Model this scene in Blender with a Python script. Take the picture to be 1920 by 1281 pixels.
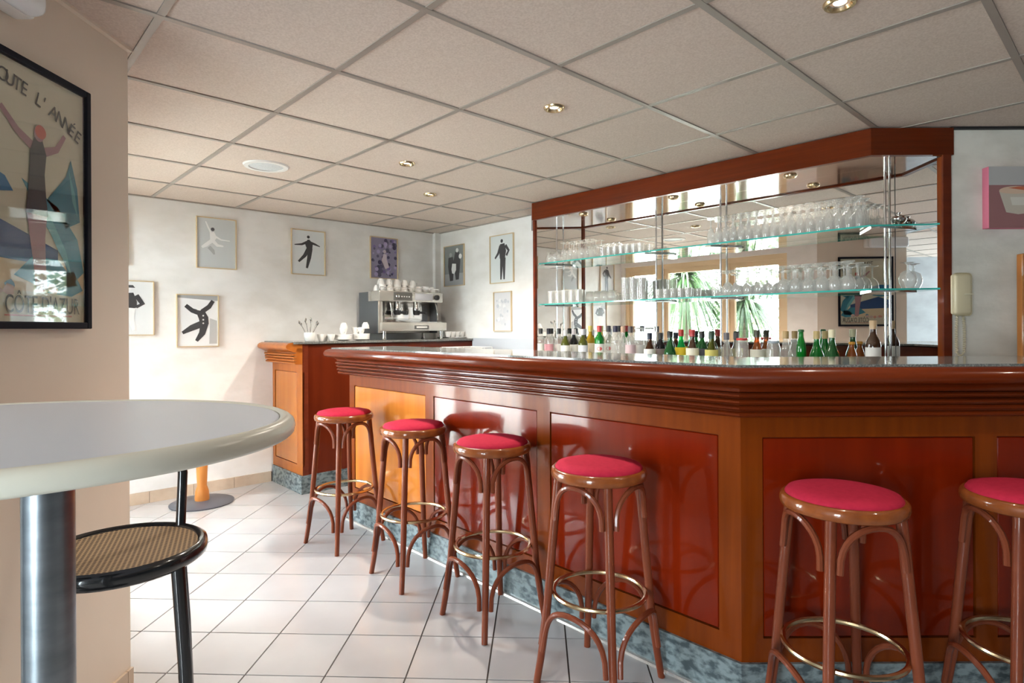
import bpy, bmesh, math, random
from mathutils import Vector, Matrix
random.seed(7)
PI = math.pi
for o in list(bpy.data.objects): bpy.data.objects.remove(o)
S = bpy.context.scene
COL = S.collection

# ------------------------------------------------------------------ camera, world, exposure
AL = 0.7508                                   # direction of the bar / ceiling grid
U = (math.cos(AL), math.sin(AL)); V = (-math.sin(AL), math.cos(AL))
def PQ(p, q): return (U[0]*p + V[0]*q, U[1]*p + V[1]*q)
EYE = 1.2786; CEIL = 2.2726
cam_d = bpy.data.cameras.new('camera'); cam = bpy.data.objects.new('camera', cam_d); COL.objects.link(cam)
cam.location = (0, 0, EYE)
cam.rotation_euler = (Matrix.Rotation(PI/2, 4, 'X') @ Matrix.Rotation(-0.0051, 4, 'Z')).to_euler()
cam_d.sensor_width = 36; cam_d.lens = 36*1119.8/1920
cam_d.shift_y = -(640.5-616.5)/1920
cam_d.clip_start = 0.02
S.camera = cam
W = bpy.data.worlds.new('world'); S.world = W; W.use_nodes = True
bg = W.node_tree.nodes['Background']
bg.inputs['Color'].default_value = (0.84, 0.925, 1.0, 1); bg.inputs['Strength'].default_value = 35.0
S.view_settings.view_transform = 'Standard'; S.view_settings.look = 'None'
S.view_settings.gamma = 1; S.view_settings.use_curve_mapping = False
S.view_settings.exposure = 0.52

# ------------------------------------------------------------------ materials
def mat(name, col, rough=.5, metal=0, coat=0, noise=None, bump=None, spec=.5, emit=None, tr=0, sheen=0):
    m = bpy.data.materials.new(name); m.use_nodes = True; nt = m.node_tree; b = nt.nodes['Principled BSDF']
    b.inputs['Base Color'].default_value = (*col, 1); b.inputs['Roughness'].default_value = rough
    b.inputs['Metallic'].default_value = metal; b.inputs['Coat Weight'].default_value = coat
    b.inputs['Coat Roughness'].default_value = .06; b.inputs['Specular IOR Level'].default_value = spec
    b.inputs['Transmission Weight'].default_value = tr; b.inputs['Sheen Weight'].default_value = sheen
    if emit: b.inputs['Emission Color'].default_value = (*emit[0], 1); b.inputs['Emission Strength'].default_value = emit[1]
    if noise or bump:
        tc = nt.nodes.new('ShaderNodeTexCoord')
    if noise:                       # noise = (scale xyz, colour 2, detail, lo, hi)
        sc, c2, det, lo, hi = noise
        mp = nt.nodes.new('ShaderNodeMapping'); mp.inputs['Scale'].default_value = sc
        nz = nt.nodes.new('ShaderNodeTexNoise'); nz.inputs['Scale'].default_value = 1; nz.inputs['Detail'].default_value = det
        rp = nt.nodes.new('ShaderNodeValToRGB'); rp.color_ramp.elements[0].position = lo; rp.color_ramp.elements[1].position = hi
        rp.color_ramp.elements[0].color = (*col, 1); rp.color_ramp.elements[1].color = (*c2, 1)
        nt.links.new(tc.outputs['Object'], mp.inputs[0]); nt.links.new(mp.outputs[0], nz.inputs['Vector'])
        nt.links.new(nz.outputs['Fac'], rp.inputs[0]); nt.links.new(rp.outputs[0], b.inputs['Base Color'])
    if bump:                        # (scale, strength, distance)
        nb = nt.nodes.new('ShaderNodeTexNoise'); nb.inputs['Scale'].default_value = bump[0]; nb.inputs['Detail'].default_value = 4
        bp = nt.nodes.new('ShaderNodeBump'); bp.inputs['Strength'].default_value = bump[1]; bp.inputs['Distance'].default_value = bump[2]
        nt.links.new(tc.outputs['Object'], nb.inputs['Vector']); nt.links.new(nb.outputs['Fac'], bp.inputs['Height'])
        nt.links.new(bp.outputs[0], b.inputs['Normal'])
    return m
def thin_glass(name, tint=(1, 1, 1), edge=.75, rough=.02, body=0.0, bodycol=(1, 1, 1)):
    m = bpy.data.materials.new(name); m.use_nodes = True; nt = m.node_tree; nt.nodes.clear()
    out = nt.nodes.new('ShaderNodeOutputMaterial'); t = nt.nodes.new('ShaderNodeBsdfTransparent'); g = nt.nodes.new('ShaderNodeBsdfGlossy')
    t.inputs[0].default_value = (*tint, 1); g.inputs['Roughness'].default_value = rough; g.inputs[0].default_value = (1, 1, 1, 1)
    lw = nt.nodes.new('ShaderNodeLayerWeight'); lw.inputs[0].default_value = .5
    pw = nt.nodes.new('ShaderNodeMath'); pw.operation = 'POWER'; pw.inputs[1].default_value = 3
    ml = nt.nodes.new('ShaderNodeMath'); ml.operation = 'MULTIPLY_ADD'; ml.inputs[1].default_value = edge; ml.inputs[2].default_value = .05
    mx = nt.nodes.new('ShaderNodeMixShader')
    nt.links.new(lw.outputs['Facing'], pw.inputs[0]); nt.links.new(pw.outputs[0], ml.inputs[0]); nt.links.new(ml.outputs[0], mx.inputs[0])
    nt.links.new(g.outputs[0], mx.inputs[2])
    if body > 0:
        d = nt.nodes.new('ShaderNodeBsdfDiffuse'); d.inputs[0].default_value = (*bodycol, 1)
        m2 = nt.nodes.new('ShaderNodeMixShader'); m2.inputs[0].default_value = body
        nt.links.new(t.outputs[0], m2.inputs[1]); nt.links.new(d.outputs[0], m2.inputs[2]); nt.links.new(m2.outputs[0], mx.inputs[1])
    else: nt.links.new(t.outputs[0], mx.inputs[1])
    nt.links.new(mx.outputs[0], out.inputs[0]); return m

M = {}
M['wall'] = mat('mottled_plaster', (.88, .87, .855), .6, noise=((4, 4, 7), (.80, .785, .76), 9, .40, .66), bump=(9, .25, .01))
M['wall_warm'] = mat('warm_plaster', (.84, .74, .63), .45, noise=((1.6, 1.6, 1.2), (.76, .66, .555), 6, .35, .7), bump=(6, .2, .01))
M['wall_grey'] = mat('grey_plaster', (.84, .81, .73), .65, noise=((5, 5, 9), (.70, .67, .59), 8, .4, .7), bump=(14, .35, .01))
M['wall_rear'] = mat('blue_grey_plaster', (.34, .36, .38), .6, noise=((3, 3, 5), (.26, .275, .29), 6, .4, .7))
M['ceiling'] = mat('ceiling_panel', (.69, .59, .515), .85, noise=((140, 140, 140), (.59, .49, .42), 3, .35, .65), bump=(180, .25, .002))
M['grid'] = mat('ceiling_grid_metal', (.36, .32, .28), .38, metal=.25)
M['dark'] = mat('dark_void', (.05, .045, .04), .9)
M['floor'] = mat('glazed_floor_tile', (.50, .492, .50), .12, noise=((3, 3, 3), (.455, .445, .45), 4, .35, .7), spec=.5)
M['grout'] = mat('grout', (.10, .09, .085), .9)
M['skirt'] = mat('beige_skirting_tile', (.62, .50, .39), .25, noise=((9, 9, 9), (.54, .42, .32), 3, .4, .7))
def wood(n, a, b, rough=.28, coat=.3, sc=(3, 3, 40)): return mat(n, a, rough, coat=coat, noise=(sc, b, 4, .3, .7), spec=.12)
M['mahog'] = wood('mahogany_frame', (.19, .036, .0028), (.14, .024, .002), sc=(30, 30, 2.0))
M['mahogh'] = wood('mahogany_moulding', (.13, .019, .0028), (.09, .012, .002), sc=(2, 2, 50))
M['panel'] = wood('mahogany_panel', (.18, .013, .0012), (.135, .009, .001), rough=.2, coat=.5, sc=(14, 14, 1.2))
M['orangepanel_lit'] = wood('orange_veneer_window_lit', (.50, .165, .025), (.42, .12, .018), rough=.2, coat=.7, sc=(14, 14, 1.2))  # lighter veneer, with warm window light also put into its colour
M['cherry_lit'] = wood('cherry_frame_window_lit', (.42, .125, .022), (.33, .09, .015), sc=(20, 20, 2))  # lighter wood for the coffee counter; window brightness partly painted into the tone
M['redboard'] = wood('red_brown_board', (.12, .016, .004), (.09, .011, .003), sc=(10, 10, 1.0))
M['dkwood'] = wood('dark_mahogany', (.16, .028, .010), (.10, .018, .008), sc=(2, 2, 20))
M['soffit'] = mat('lacquered_soffit', (.20, .075, .035), .08, coat=1, noise=((3, 3, 3), (.16, .05, .025), 4, .3, .7))
M['stool'] = wood('stool_beech_stained', (.20, .048, .020), (.15, .033, .014), rough=.35, coat=.4, sc=(30, 30, 4))
M['stoolring'] = wood('stool_ring_wood', (.27, .075, .018), (.19, .048, .012), rough=.25, coat=.8, sc=(20, 20, 20))
M['redfab'] = mat('crimson_fabric', (.44, .017, .048), .9, noise=((60, 60, 60), (.38, .013, .040), 4, .3, .7), bump=(500, .2, .001), spec=.2)
M['brass'] = mat('worn_brass', (.72, .56, .34), .22, metal=1)
M['granite'] = mat('granite_top', (.10, .105, .10), .09, noise=((160, 160, 160), (.30, .30, .285), 5, .45, .7), spec=.7)
M['marble'] = mat('green_grey_marble', (.20, .245, .255), .22, noise=((26, 26, 44), (.06, .08, .088), 10, .42, .62))
M['strip'] = mat('metal_floor_strip', (.8, .8, .78), .25, metal=.8)
M['chrome'] = mat('polished_chrome', (.78, .78, .78), .12, metal=1)
M['brushed'] = mat('brushed_steel', (.36, .40, .44), .32, metal=1, noise=((9, 9, 22), (.22, .25, .27), 7, .3, .7))
M['mirror'] = mat('silvered_mirror', (.88, .89, .87), 0.0, metal=1)
M['glass'] = thin_glass('clear_glass', (.97, .98, .975), .8)
M['glassbody'] = thin_glass('drinking_glass', (.92, .925, .92), .95, rough=.06, body=.20, bodycol=(1, .97, .92))
M['pane'] = thin_glass('window_pane', (.97, .99, .98), .5)
M['shelf'] = thin_glass('shelf_glass', (.86, .95, .92), .7)
M['shelfedge'] = mat('green_glass_edge', (.05, .42, .36), .08, spec=.8)
M['grey_top'] = mat('grey_laminate', (.76, .81, .90), .3, spec=.45)
M['grey_rim'] = mat('moulded_rim', (.78, .77, .67), .28, spec=.5)
M['black'] = mat('black_lacquer', (.008, .008, .009), .18, coat=.6)
M['blackmatte'] = mat('black_matte', (.02, .02, .022), .5)
M['white'] = mat('white_china', (.86, .85, .83), .18)
M['whiteplastic'] = mat('white_plastic', (.84, .84, .82), .35)
M['cream'] = mat('cream_plastic', (.70, .62, .42), .3)
M['pink'] = mat('pink_canvas_edge', (.80, .22, .33), .55)
M['frame_gold'] = mat('pale_gold_frame', (.66, .52, .33), .35, metal=.2)
M['frame_black'] = mat('black_frame', (.008, .010, .018), .6, spec=.15)
M['wframe'] = mat('window_frame_paint', (.80, .63, .41), .4)
M['pinewood'] = wood('orange_pine', (.66, .27, .07), (.52, .19, .05), sc=(20, 20, 3))
M['slate'] = mat('dark_slate_base', (.09, .095, .12), .4)
M['greydark'] = mat('machine_side_grey', (.085, .095, .105), .4)
M['machine'] = mat('machine_steel', (.62, .60, .55), .25, metal=.7)
M['lampon'] = mat('lit_halogen', (1, .8, .5), .5, emit=((1, .74, .42), 22))
M['foliage'] = mat('yucca_leaf', (.022, .065, .014), .5, noise=((5, 5, 5), (.07, .12, .04), 3, .3, .7))
M['hedge'] = mat('hedge_leaf', (.05, .075, .025), .6, noise=((9, 9, 9), (.13, .15, .07), 3, .3, .7))
M['trunk'] = mat('trunk', (.07, .05, .03), .8)
M['terrace'] = mat('pale_terrace', (.74, .70, .62), .7)
M['stucco'] = mat('white_stucco', (.82, .80, .76), .8)
M['dado'] = mat('blue_grey_dado', (.52, .56, .62), .4)
M['steeltop'] = mat('pale_steel_counter', (.45, .46, .46), .3, metal=.6)

def cane_mat():
    m = mat('woven_cane', (.42, .28, .15), .6); nt = m.node_tree; b = nt.nodes['Principled BSDF']
    tc = nt.nodes.new('ShaderNodeTexCoord'); mp = nt.nodes.new('ShaderNodeMapping'); mp.inputs['Rotation'].default_value[2] = .85
    mp.inputs['Scale'].default_value = (95, 95, 95)
    ck = nt.nodes.new('ShaderNodeTexVoronoi'); ck.inputs['Scale'].default_value = 1; ck.inputs['Randomness'].default_value = 0; ck.voronoi_dimensions = '2D'
    rp = nt.nodes.new('ShaderNodeValToRGB'); rp.color_ramp.elements[0].position = .28; rp.color_ramp.elements[1].position = .42
    rp.color_ramp.elements[0].color = (.07, .035, .018, 1); rp.color_ramp.elements[1].color = (.46, .31, .17, 1)
    nt.links.new(tc.outputs['Object'], mp.inputs[0]); nt.links.new(mp.outputs[0], ck.inputs['Vector'])
    nt.links.new(ck.outputs['Distance'], rp.inputs[0]); nt.links.new(rp.outputs[0], b.inputs['Base Color']); return m
M['cane'] = cane_mat()
_flat = {}
def flat(c, rough=.5):
    k = (round(c[0], 3), round(c[1], 3), round(c[2], 3), rough)
    if k not in _flat: _flat[k] = mat('paint_%d' % len(_flat), c, rough)
    return _flat[k]

# ------------------------------------------------------------------ mesh helpers
class MB:
    def __init__(s): s.v = []; s.f = []
    def add(s, vs, fs):
        n = len(s.v); s.v += [tuple(v) for v in vs]; s.f += [tuple(i+n for i in f) for f in fs]; return s
    def box(s, x0, x1, y0, y1, z0, z1):
        return s.add([(x0, y0, z0), (x1, y0, z0), (x1, y1, z0), (x0, y1, z0), (x0, y0, z1), (x1, y0, z1), (x1, y1, z1), (x0, y1, z1)],
                     [(0, 3, 2, 1), (4, 5, 6, 7), (0, 1, 5, 4), (1, 2, 6, 5), (2, 3, 7, 6), (3, 0, 4, 7)])
    def rbox(s, x0, x1, y0, y1, z0, z1, r=.005, seg=2):
        bm = bmesh.new(); vs = [bm.verts.new(v) for v in [(x0, y0, z0), (x1, y0, z0), (x1, y1, z0), (x0, y1, z0), (x0, y0, z1), (x1, y0, z1), (x1, y1, z1), (x0, y1, z1)]]
        for f in [(0, 3, 2, 1), (4, 5, 6, 7), (0, 1, 5, 4), (1, 2, 6, 5), (2, 3, 7, 6), (3, 0, 4, 7)]: bm.faces.new([vs[i] for i in f])
        bmesh.ops.bevel(bm, geom=bm.edges[:], offset=r, segments=seg, profile=.5, affect='EDGES'); bm.verts.index_update()
        s.add([v.co[:] for v in bm.verts], [[v.index for v in f.verts] for f in bm.faces]); bm.free(); return s
    def prism(s, poly, z0, z1):
        n = len(poly); a = sum(poly[i][0]*poly[(i+1) % n][1]-poly[(i+1) % n][0]*poly[i][1] for i in range(n))
        if a < 0: poly = poly[::-1]
        return s.add([(x, y, z0) for x, y in poly]+[(x, y, z1) for x, y in poly],
                     [tuple(range(n))[::-1], tuple(range(n, 2*n))]+[(i, (i+1) % n, n+(i+1) % n, n+i) for i in range(n)])
    def lathe(s, prof, seg=24, c=(0, 0), cap=True, sx=1, sy=1, rot=0):
        vs = []; n = len(prof)
        for r, z in prof:
            for k in range(seg):
                a = 2*PI*k/seg; x, y = r*math.cos(a)*sx, r*math.sin(a)*sy
                vs.append((c[0]+x*math.cos(rot)-y*math.sin(rot), c[1]+x*math.sin(rot)+y*math.cos(rot), z))
        fs = [(i*seg+k, i*seg+(k+1) % seg, (i+1)*seg+(k+1) % seg, (i+1)*seg+k) for i in range(n-1) for k in range(seg)]
        if cap: fs += [tuple(range(seg))[::-1], tuple(range((n-1)*seg, n*seg))]
        return s.add(vs, fs)
    def tube(s, pts, r, seg=8, closed=False):
        pts = [Vector(p) for p in pts]; n = len(pts); rr = r if isinstance(r, (list, tuple)) else [r]*n; vs = []
        ref = None
        for i, p in enumerate(pts):
            if closed: t = pts[(i+1) % n]-pts[i-1]
            else: t = pts[min(i+1, n-1)]-pts[max(i-1, 0)]
            t.normalize()
            if ref is None:
                ref = Vector((0, 0, 1)) if abs(t.z) < .9 else Vector((1, 0, 0))
            a = t.cross(ref)
            if a.length < 1e-4: a = t.cross(Vector((0, 1, 0)))
            a.normalize(); b = t.cross(a); ref = -b if abs(t.z) >= .0 else ref
            for k in range(seg):
                w = 2*PI*k/seg; vs.append(p+(a*math.cos(w)+b*math.sin(w))*rr[i])
        m = n if closed else n-1
        fs = [(i*seg+k, i*seg+(k+1) % seg, ((i+1) % n)*seg+(k+1) % seg, ((i+1) % n)*seg+k) for i in range(m) for k in range(seg)]
        if not closed: fs += [tuple(range(seg))[::-1], tuple(range((n-1)*seg, n*seg))]
        return s.add(vs, fs)
    def sweep(s, path, prof):
        """path: 2D points, profile: (outward offset to the right of travel, z) closed loop, mitred"""
        n = len(path); m = len(prof); vs = []
        def nrm(i):
            dx, dy = path[i+1][0]-path[i][0], path[i+1][1]-path[i][1]; L = math.hypot(dx, dy); return (dy/L, -dx/L)
        for i in range(n):
            if i == 0: w = nrm(0)
            elif i == n-1: w = nrm(n-2)
            else:
                a, b = nrm(i-1), nrm(i); k = 1+a[0]*b[0]+a[1]*b[1]; w = ((a[0]+b[0])/k, (a[1]+b[1])/k)
            for d, z in prof: vs.append((path[i][0]+w[0]*d, path[i][1]+w[1]*d, z))
        fs = [(i*m+k, i*m+(k+1) % m, (i+1)*m+(k+1) % m, (i+1)*m+k) for i in range(n-1) for k in range(m)]
        fs += [tuple(range(m))[::-1], tuple(range((n-1)*m, n*m))]
        return s.add(vs, fs)
    def mv(s, dx, dy, dz=0): s.v = [(x+dx, y+dy, z+dz) for x, y, z in s.v]; return s
    def xf(s, f): s.v = [tuple(f(v)) for v in s.v]; return s
def mesh_of(mb, name, m, smooth=True, ang=35):
    me = bpy.data.meshes.new(name); me.from_pydata(mb.v, [], mb.f); me.materials.append(m)
    bm = bmesh.new(); bm.from_mesh(me); bmesh.ops.recalc_face_normals(bm, faces=bm.faces[:]); bm.to_mesh(me); bm.free()
    if smooth:
        me.polygons.foreach_set('use_smooth', [True]*len(me.polygons)); me.set_sharp_from_angle(angle=math.radians(ang))
    return me
def obj(name, mb, m, parent=None, smooth=True, ang=35):
    o = bpy.data.objects.new(name, mesh_of(mb, name, m, smooth, ang) if isinstance(mb, MB) else mb); COL.objects.link(o)
    if parent: o.parent = parent
    return o
def tag(o, label, cat, group=None):
    o['label'] = label; o['category'] = cat
    if group: o['group'] = group
    return o
def thing(name, label, cat, loc=(0, 0, 0), rz=0, group=None):
    o = bpy.data.objects.new(name, None); COL.objects.link(o); o.empty_display_size = .1
    o.location = loc; o.rotation_euler = (0, 0, rz); return tag(o, label, cat, group)
def struct(name, mb, m, parent=None, smooth=False):
    o = obj(name, mb, m, parent, smooth)
    if not parent: o['kind'] = 'structure'
    return o
def dup(root, loc, rz, label=None, group=None):
    r = root.copy(); COL.objects.link(r); r.location = loc; r.rotation_euler = (0, 0, rz)
    if label: r['label'] = label
    if group: r['group'] = group
    for ch in list(root.children):
        c = ch.copy(); COL.objects.link(c); c.parent = r
        for g in ch.children:
            d = g.copy(); COL.objects.link(d); d.parent = c
    return r
def clip(poly, a, b, c):            # keep a*x+b*y <= c
    out = []
    for i in range(len(poly)):
        P, Q = poly[i], poly[(i+1) % len(poly)]; dp, dq = a*P[0]+b*P[1]-c, a*Q[0]+b*Q[1]-c
        if dp <= 0: out.append(P)
        if dp*dq < 0:
            t = dp/(dp-dq); out.append((P[0]+(Q[0]-P[0])*t, P[1]+(Q[1]-P[1])*t))
    return out
P1, Q1, P0 = 3.70, 5.09, .4517          # wall planes: right-back wall, photo wall, window wall
YB, XL, XR, YW = -2.6, -3.6, 4.2, 3.0
XP, YP0, YP1 = -1.36, 1.19, 2.12     # poster wall
REG = [[(-U[0], -U[1], -P0), (U[0], U[1], P1), (V[0], V[1], Q1), (0, -1, -YB), (1, 0, XR)],
       [(U[0], U[1], P0), (-1, 0, -XP), (0, -1, -YB), (1, 0, XR)],
       [(U[0], U[1], P0), (1, 0, XP), (0, 1, YP0), (-1, 0, -XL), (0, -1, -YB)],
       [(-U[0], -U[1], -P1), (0, 1, YW), (1, 0, XR), (0, -1, -YB)]]
def area(p): return abs(sum(p[i][0]*p[(i+1) % len(p)][1]-p[(i+1) % len(p)][0]*p[i][1] for i in range(len(p))))/2
def pieces(poly):
    out = []
    for R in REG:
        q = poly
        for h in R:
            q = clip(q, *h)
            if len(q) < 3: break
        if len(q) >= 3 and area(q) > 1e-4: out.append(q)
    return out

# ------------------------------------------------------------------ room shell
ROOM = [PQ(P0, Q1), PQ(P1, Q1), None, None, (XR, YW), (XR, YB), (XL, YB), (XL, YP0), (XP, YP0), (XP, YP1)]
cx = (P1-U[1]*YW)/U[0]; ROOM[2] = (cx, YW); ROOM.pop(3)
cw = ((P0-U[1]*YP1)/U[0], YP1)
def wall(name, a, b, m, th=.15, z0=0, z1=2.45, holes=()):
    """room lies to the right of a->b when walking; the wall is built to the left. holes: (s0,s1,z0,z1)"""
    L = math.hypot(b[0]-a[0], b[1]-a[1]); ex = ((b[0]-a[0])/L, (b[1]-a[1])/L); ey = (-ex[1], ex[0]); mb = MB()
    cuts = sorted(holes); s = 0
    def seg(s0, s1, za, zb):
        if s1-s0 < 1e-4 or zb-za < 1e-4: return
        mb.prism([(a[0]+ex[0]*t+ey[0]*w, a[1]+ex[1]*t+ey[1]*w) for t, w in ((s0, 0), (s1, 0), (s1, th), (s0, th))], za, zb)
    for h in cuts:
        seg(s, h[0], z0, z1); seg(h[0], h[1], z0, h[2]); seg(h[0], h[1], h[3], z1); s = h[1]
    seg(s, L, z0, z1); return struct(name, mb, m)
wall('wall_back', PQ(P0, Q1), PQ(P1+.15, Q1), M['wall'])
wall('wall_back_right', PQ(P1, Q1), (cx, YW), M['wall'])
wall('wall_right', (cx-.06, YW), (XR, YW), M['wall_grey'])
wall('wall_far_right', (XR, YW), (XR, YB), M['wall_rear'])
wall('wall_rear', (XR, YB), (XL, YB), M['wall_rear'], holes=[(6.0, 7.3, .2, 2.1)])
wall('wall_near_left', (XL, YB), (XL, YP0), M['wall_rear'])
wall('wall_left_return', (XL, YP0), (XP-.15, YP0), M['wall_rear'])
wall('wall_left', (XP, YP0), (XP, YP1), M['wall_warm'])
# window wall, seen in the mirror
WINQ0, WINQ1, WINZ = 2.80, 5.03, 2.06
ww0 = V[0]*0+0
QC = V[0]*XP+V[1]*YP1
wall('wall_window', (XP, YP1), PQ(P0, Q1), M['wall'], holes=[(WINQ0-QC, WINQ1-QC, .04, WINZ+.06)])

fl = struct('floor', MB().box(XL-.2, XR+.2, YB-.2, 6.4, -.06, -.006), M['grout'])
TH = -.0427; T0 = (-.9965, 2.2141); TS = .30
ct, st_ = math.cos(TH), math.sin(TH); rest = MB(); cand = []
for i in range(-14, 22):
    for j in range(-20, 18):
        g = .003; sq = []
        for a, b in ((g, g), (TS-g, g), (TS-g, TS-g), (g, TS-g)):
            x, y = i*TS+a, j*TS+b; sq.append((T0[0]+x*ct-y*st_, T0[1]+x*st_+y*ct))
        for_p = pieces(sq)
        if not for_p: continue
        c = (sum(p[0] for p in sq)/4, sum(p[1] for p in sq)/4)
        vis = c[1] > .9 and -.95 < c[0]/c[1] < .35 and U[0]*c[0]+U[1]*c[1] < 2.6 and (U[0]*c[0]+U[1]*c[1] > .3)
        cand.append((vis, c, for_p))
near = [c for c in cand if c[0]][:300]
for vis, c, ps in cand:
    if any(c is n[1] for n in near):
        mb = MB()
        for q in ps: mb.prism([(x-c[0], y-c[1]) for x, y in q], -.008, 0)
        o = obj('floor_tile', mb, M['floor'], fl, smooth=False); o.location = (c[0], c[1], 0)
    else:
        for q in ps: rest.prism(q, -.008, 0)
ro = obj('floor_tiles', rest, M['floor'], fl, smooth=False); ro['kind'] = 'stuff'

ce = struct('ceiling', MB().box(XL-.2, XR+.2, YB-.2, 6.4, CEIL+.03, CEIL+.08), M['dark'])
for i in range(-10, 8):
    for j in range(-10, 8):
        p0, q0 = 1.079+.6*i, 2.141+.6*j; g = .0125
        ps = pieces([PQ(p0+g, q0+g), PQ(p0+.6-g, q0+g), PQ(p0+.6-g, q0+.6-g), PQ(p0+g, q0+.6-g)])
        if not ps: continue
        c = PQ(p0+.3, q0+.3); mb = MB()
        for q in ps: mb.prism([(x-c[0], y-c[1]) for x, y in q], .004, .02)
        o = obj('ceiling_tile', mb, M['ceiling'], ce, smooth=False); o.location = (c[0], c[1], CEIL)
for k in range(-10, 8):
    for fam in (0, 1):
        h = .012; mb = MB()
        if fam == 0: p = 1.079+.6*k; strip = [PQ(p-h, -7), PQ(p+h, -7), PQ(p+h, 7), PQ(p-h, 7)]
        else: q = 2.141+.6*k; strip = [PQ(-7, q-h), PQ(7, q-h), PQ(7, q+h), PQ(-7, q+h)]
        ps = pieces(strip)
        if not ps: continue
        for s in ps: mb.prism(s, CEIL-.001*fam, CEIL+.012)
        obj('grid_bar', mb, M['grid'], ce, smooth=False)
# edge trims at the ceiling
def trim(name, a, b, w, z0, z1, m, off=0):
    L = math.hypot(b[0]-a[0], b[1]-a[1]); ex = ((b[0]-a[0])/L, (b[1]-a[1])/L); ey = (ex[1], -ex[0])
    return struct(name, MB().prism([(a[0]+ey[0]*off, a[1]+ey[1]*off), (b[0]+ey[0]*off, b[1]+ey[1]*off), (b[0]+ey[0]*(w+off), b[1]+ey[1]*(w+off)), (a[0]+ey[0]*(w+off), a[1]+ey[1]*(w+off))], z0, z1), m)
trim('trim_1', PQ(P0, Q1), PQ(P1, Q1), .018, CEIL-.004, CEIL+.01, M['grid'])
trim('trim_2', PQ(P1, Q1), PQ(P1, 3.4), .018, CEIL-.004, CEIL+.01, M['grid'])
trim('trim_3', (2.2, YW), (XR, YW), .02, CEIL-.008, CEIL+.012, M['blackmatte'])
trim('trim_4', (XP, YP0), (XP, YP1), .018, CEIL-.006, CEIL+.01, M['wall_warm'])
c = PQ(P1-.045, Q1-.045)
struct('trim_5', MB().prism([PQ(P1, Q1), PQ(P1-.07, Q1), PQ(P1-.07, Q1-.045), PQ(P1, Q1-.045)], 1.19, CEIL), M['wall'])   # boxed pipe in the corner
struct('trim_6', MB().prism([PQ(P1-.002, 4.5), PQ(P1-.002, 3.345), PQ(P1-.03, 3.345), PQ(P1-.03, 4.5)], 0, 1.19), M['dado'])
def skirting(name, a, b, n, m=M['skirt'], h=.085):
    L = math.hypot(b[0]-a[0], b[1]-a[1]); ex = ((b[0]-a[0])/L, (b[1]-a[1])/L); ey = (ex[1], -ex[0])
    base = struct(name, MB().prism([(a[0], a[1]), (b[0], b[1]), (b[0]+ey[0]*.006, b[1]+ey[1]*.006), (a[0]+ey[0]*.006, a[1]+ey[1]*.006)], 0, h-.004), M['grout'])
    k = 0
    while k*.3 < L-.02:
        s0, s1 = k*.3+.0015, min((k+1)*.3-.0015, L)
        obj('skirting_tile', MB().prism([(a[0]+ex[0]*t+ey[0]*w, a[1]+ex[1]*t+ey[1]*w) for t, w in ((s0, .001), (s1, .001), (s1, .011), (s0, .011))], 0, h), m, base, smooth=False)
        k += 1
skirting('baseboard_back', PQ(P0, Q1), PQ(1.96, Q1), 5)
skirting('baseboard_left', (XP, YP0), (XP, YP1), 3)

# windows of the window wall (seen in the mirror and in the gloss of the bar)
def wbox(mb, q0, q1, z0, z1, d0=-.03, d1=.05):     # d along -p (outside)
    mb.prism([PQ(P0-d0-.06, q0), PQ(P0-d0-.06, q1), PQ(P0-d1-.06, q1), PQ(P0-d1-.06, q0)], z0, z1)
Wf = MB(); wbox(Wf, WINQ0, WINQ0+.06, .04, WINZ); wbox(Wf, WINQ1-.05, WINQ1, .04, WINZ); wbox(Wf, WINQ0, WINQ1, WINZ, WINZ+.06); wbox(Wf, WINQ0, WINQ1, .04, .06)
w1 = struct('window_1', Wf, M['wframe'])
for q0, q1 in ((WINQ0+.06, 3.50), (3.58, 4.42), (4.50, WINQ1-.05)):
    lf = MB(); t = .055
    wbox(lf, q0, q0+t, .06, WINZ, -.01, .04); wbox(lf, q1-t, q1, .06, WINZ, -.01, .04); wbox(lf, q0+t, q1-t, .06, .16, -.01, .04); wbox(lf, q0+t, q1-t, WINZ-.06, WINZ, -.01, .04)
    L_ = obj('window_leaf', lf, M['wframe'], w1, smooth=False)
    pn = MB(); wbox(pn, q0+t, q1-t, .16, WINZ-.06, .01, .016); obj('pane', pn, M['pane'], L_, smooth=False)
for q in (3.54, 4.46):
    mu = MB(); wbox(mu, q-.04, q+.04, .06, WINZ); obj('mullion', mu, M['wframe'], w1, smooth=False)
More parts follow.
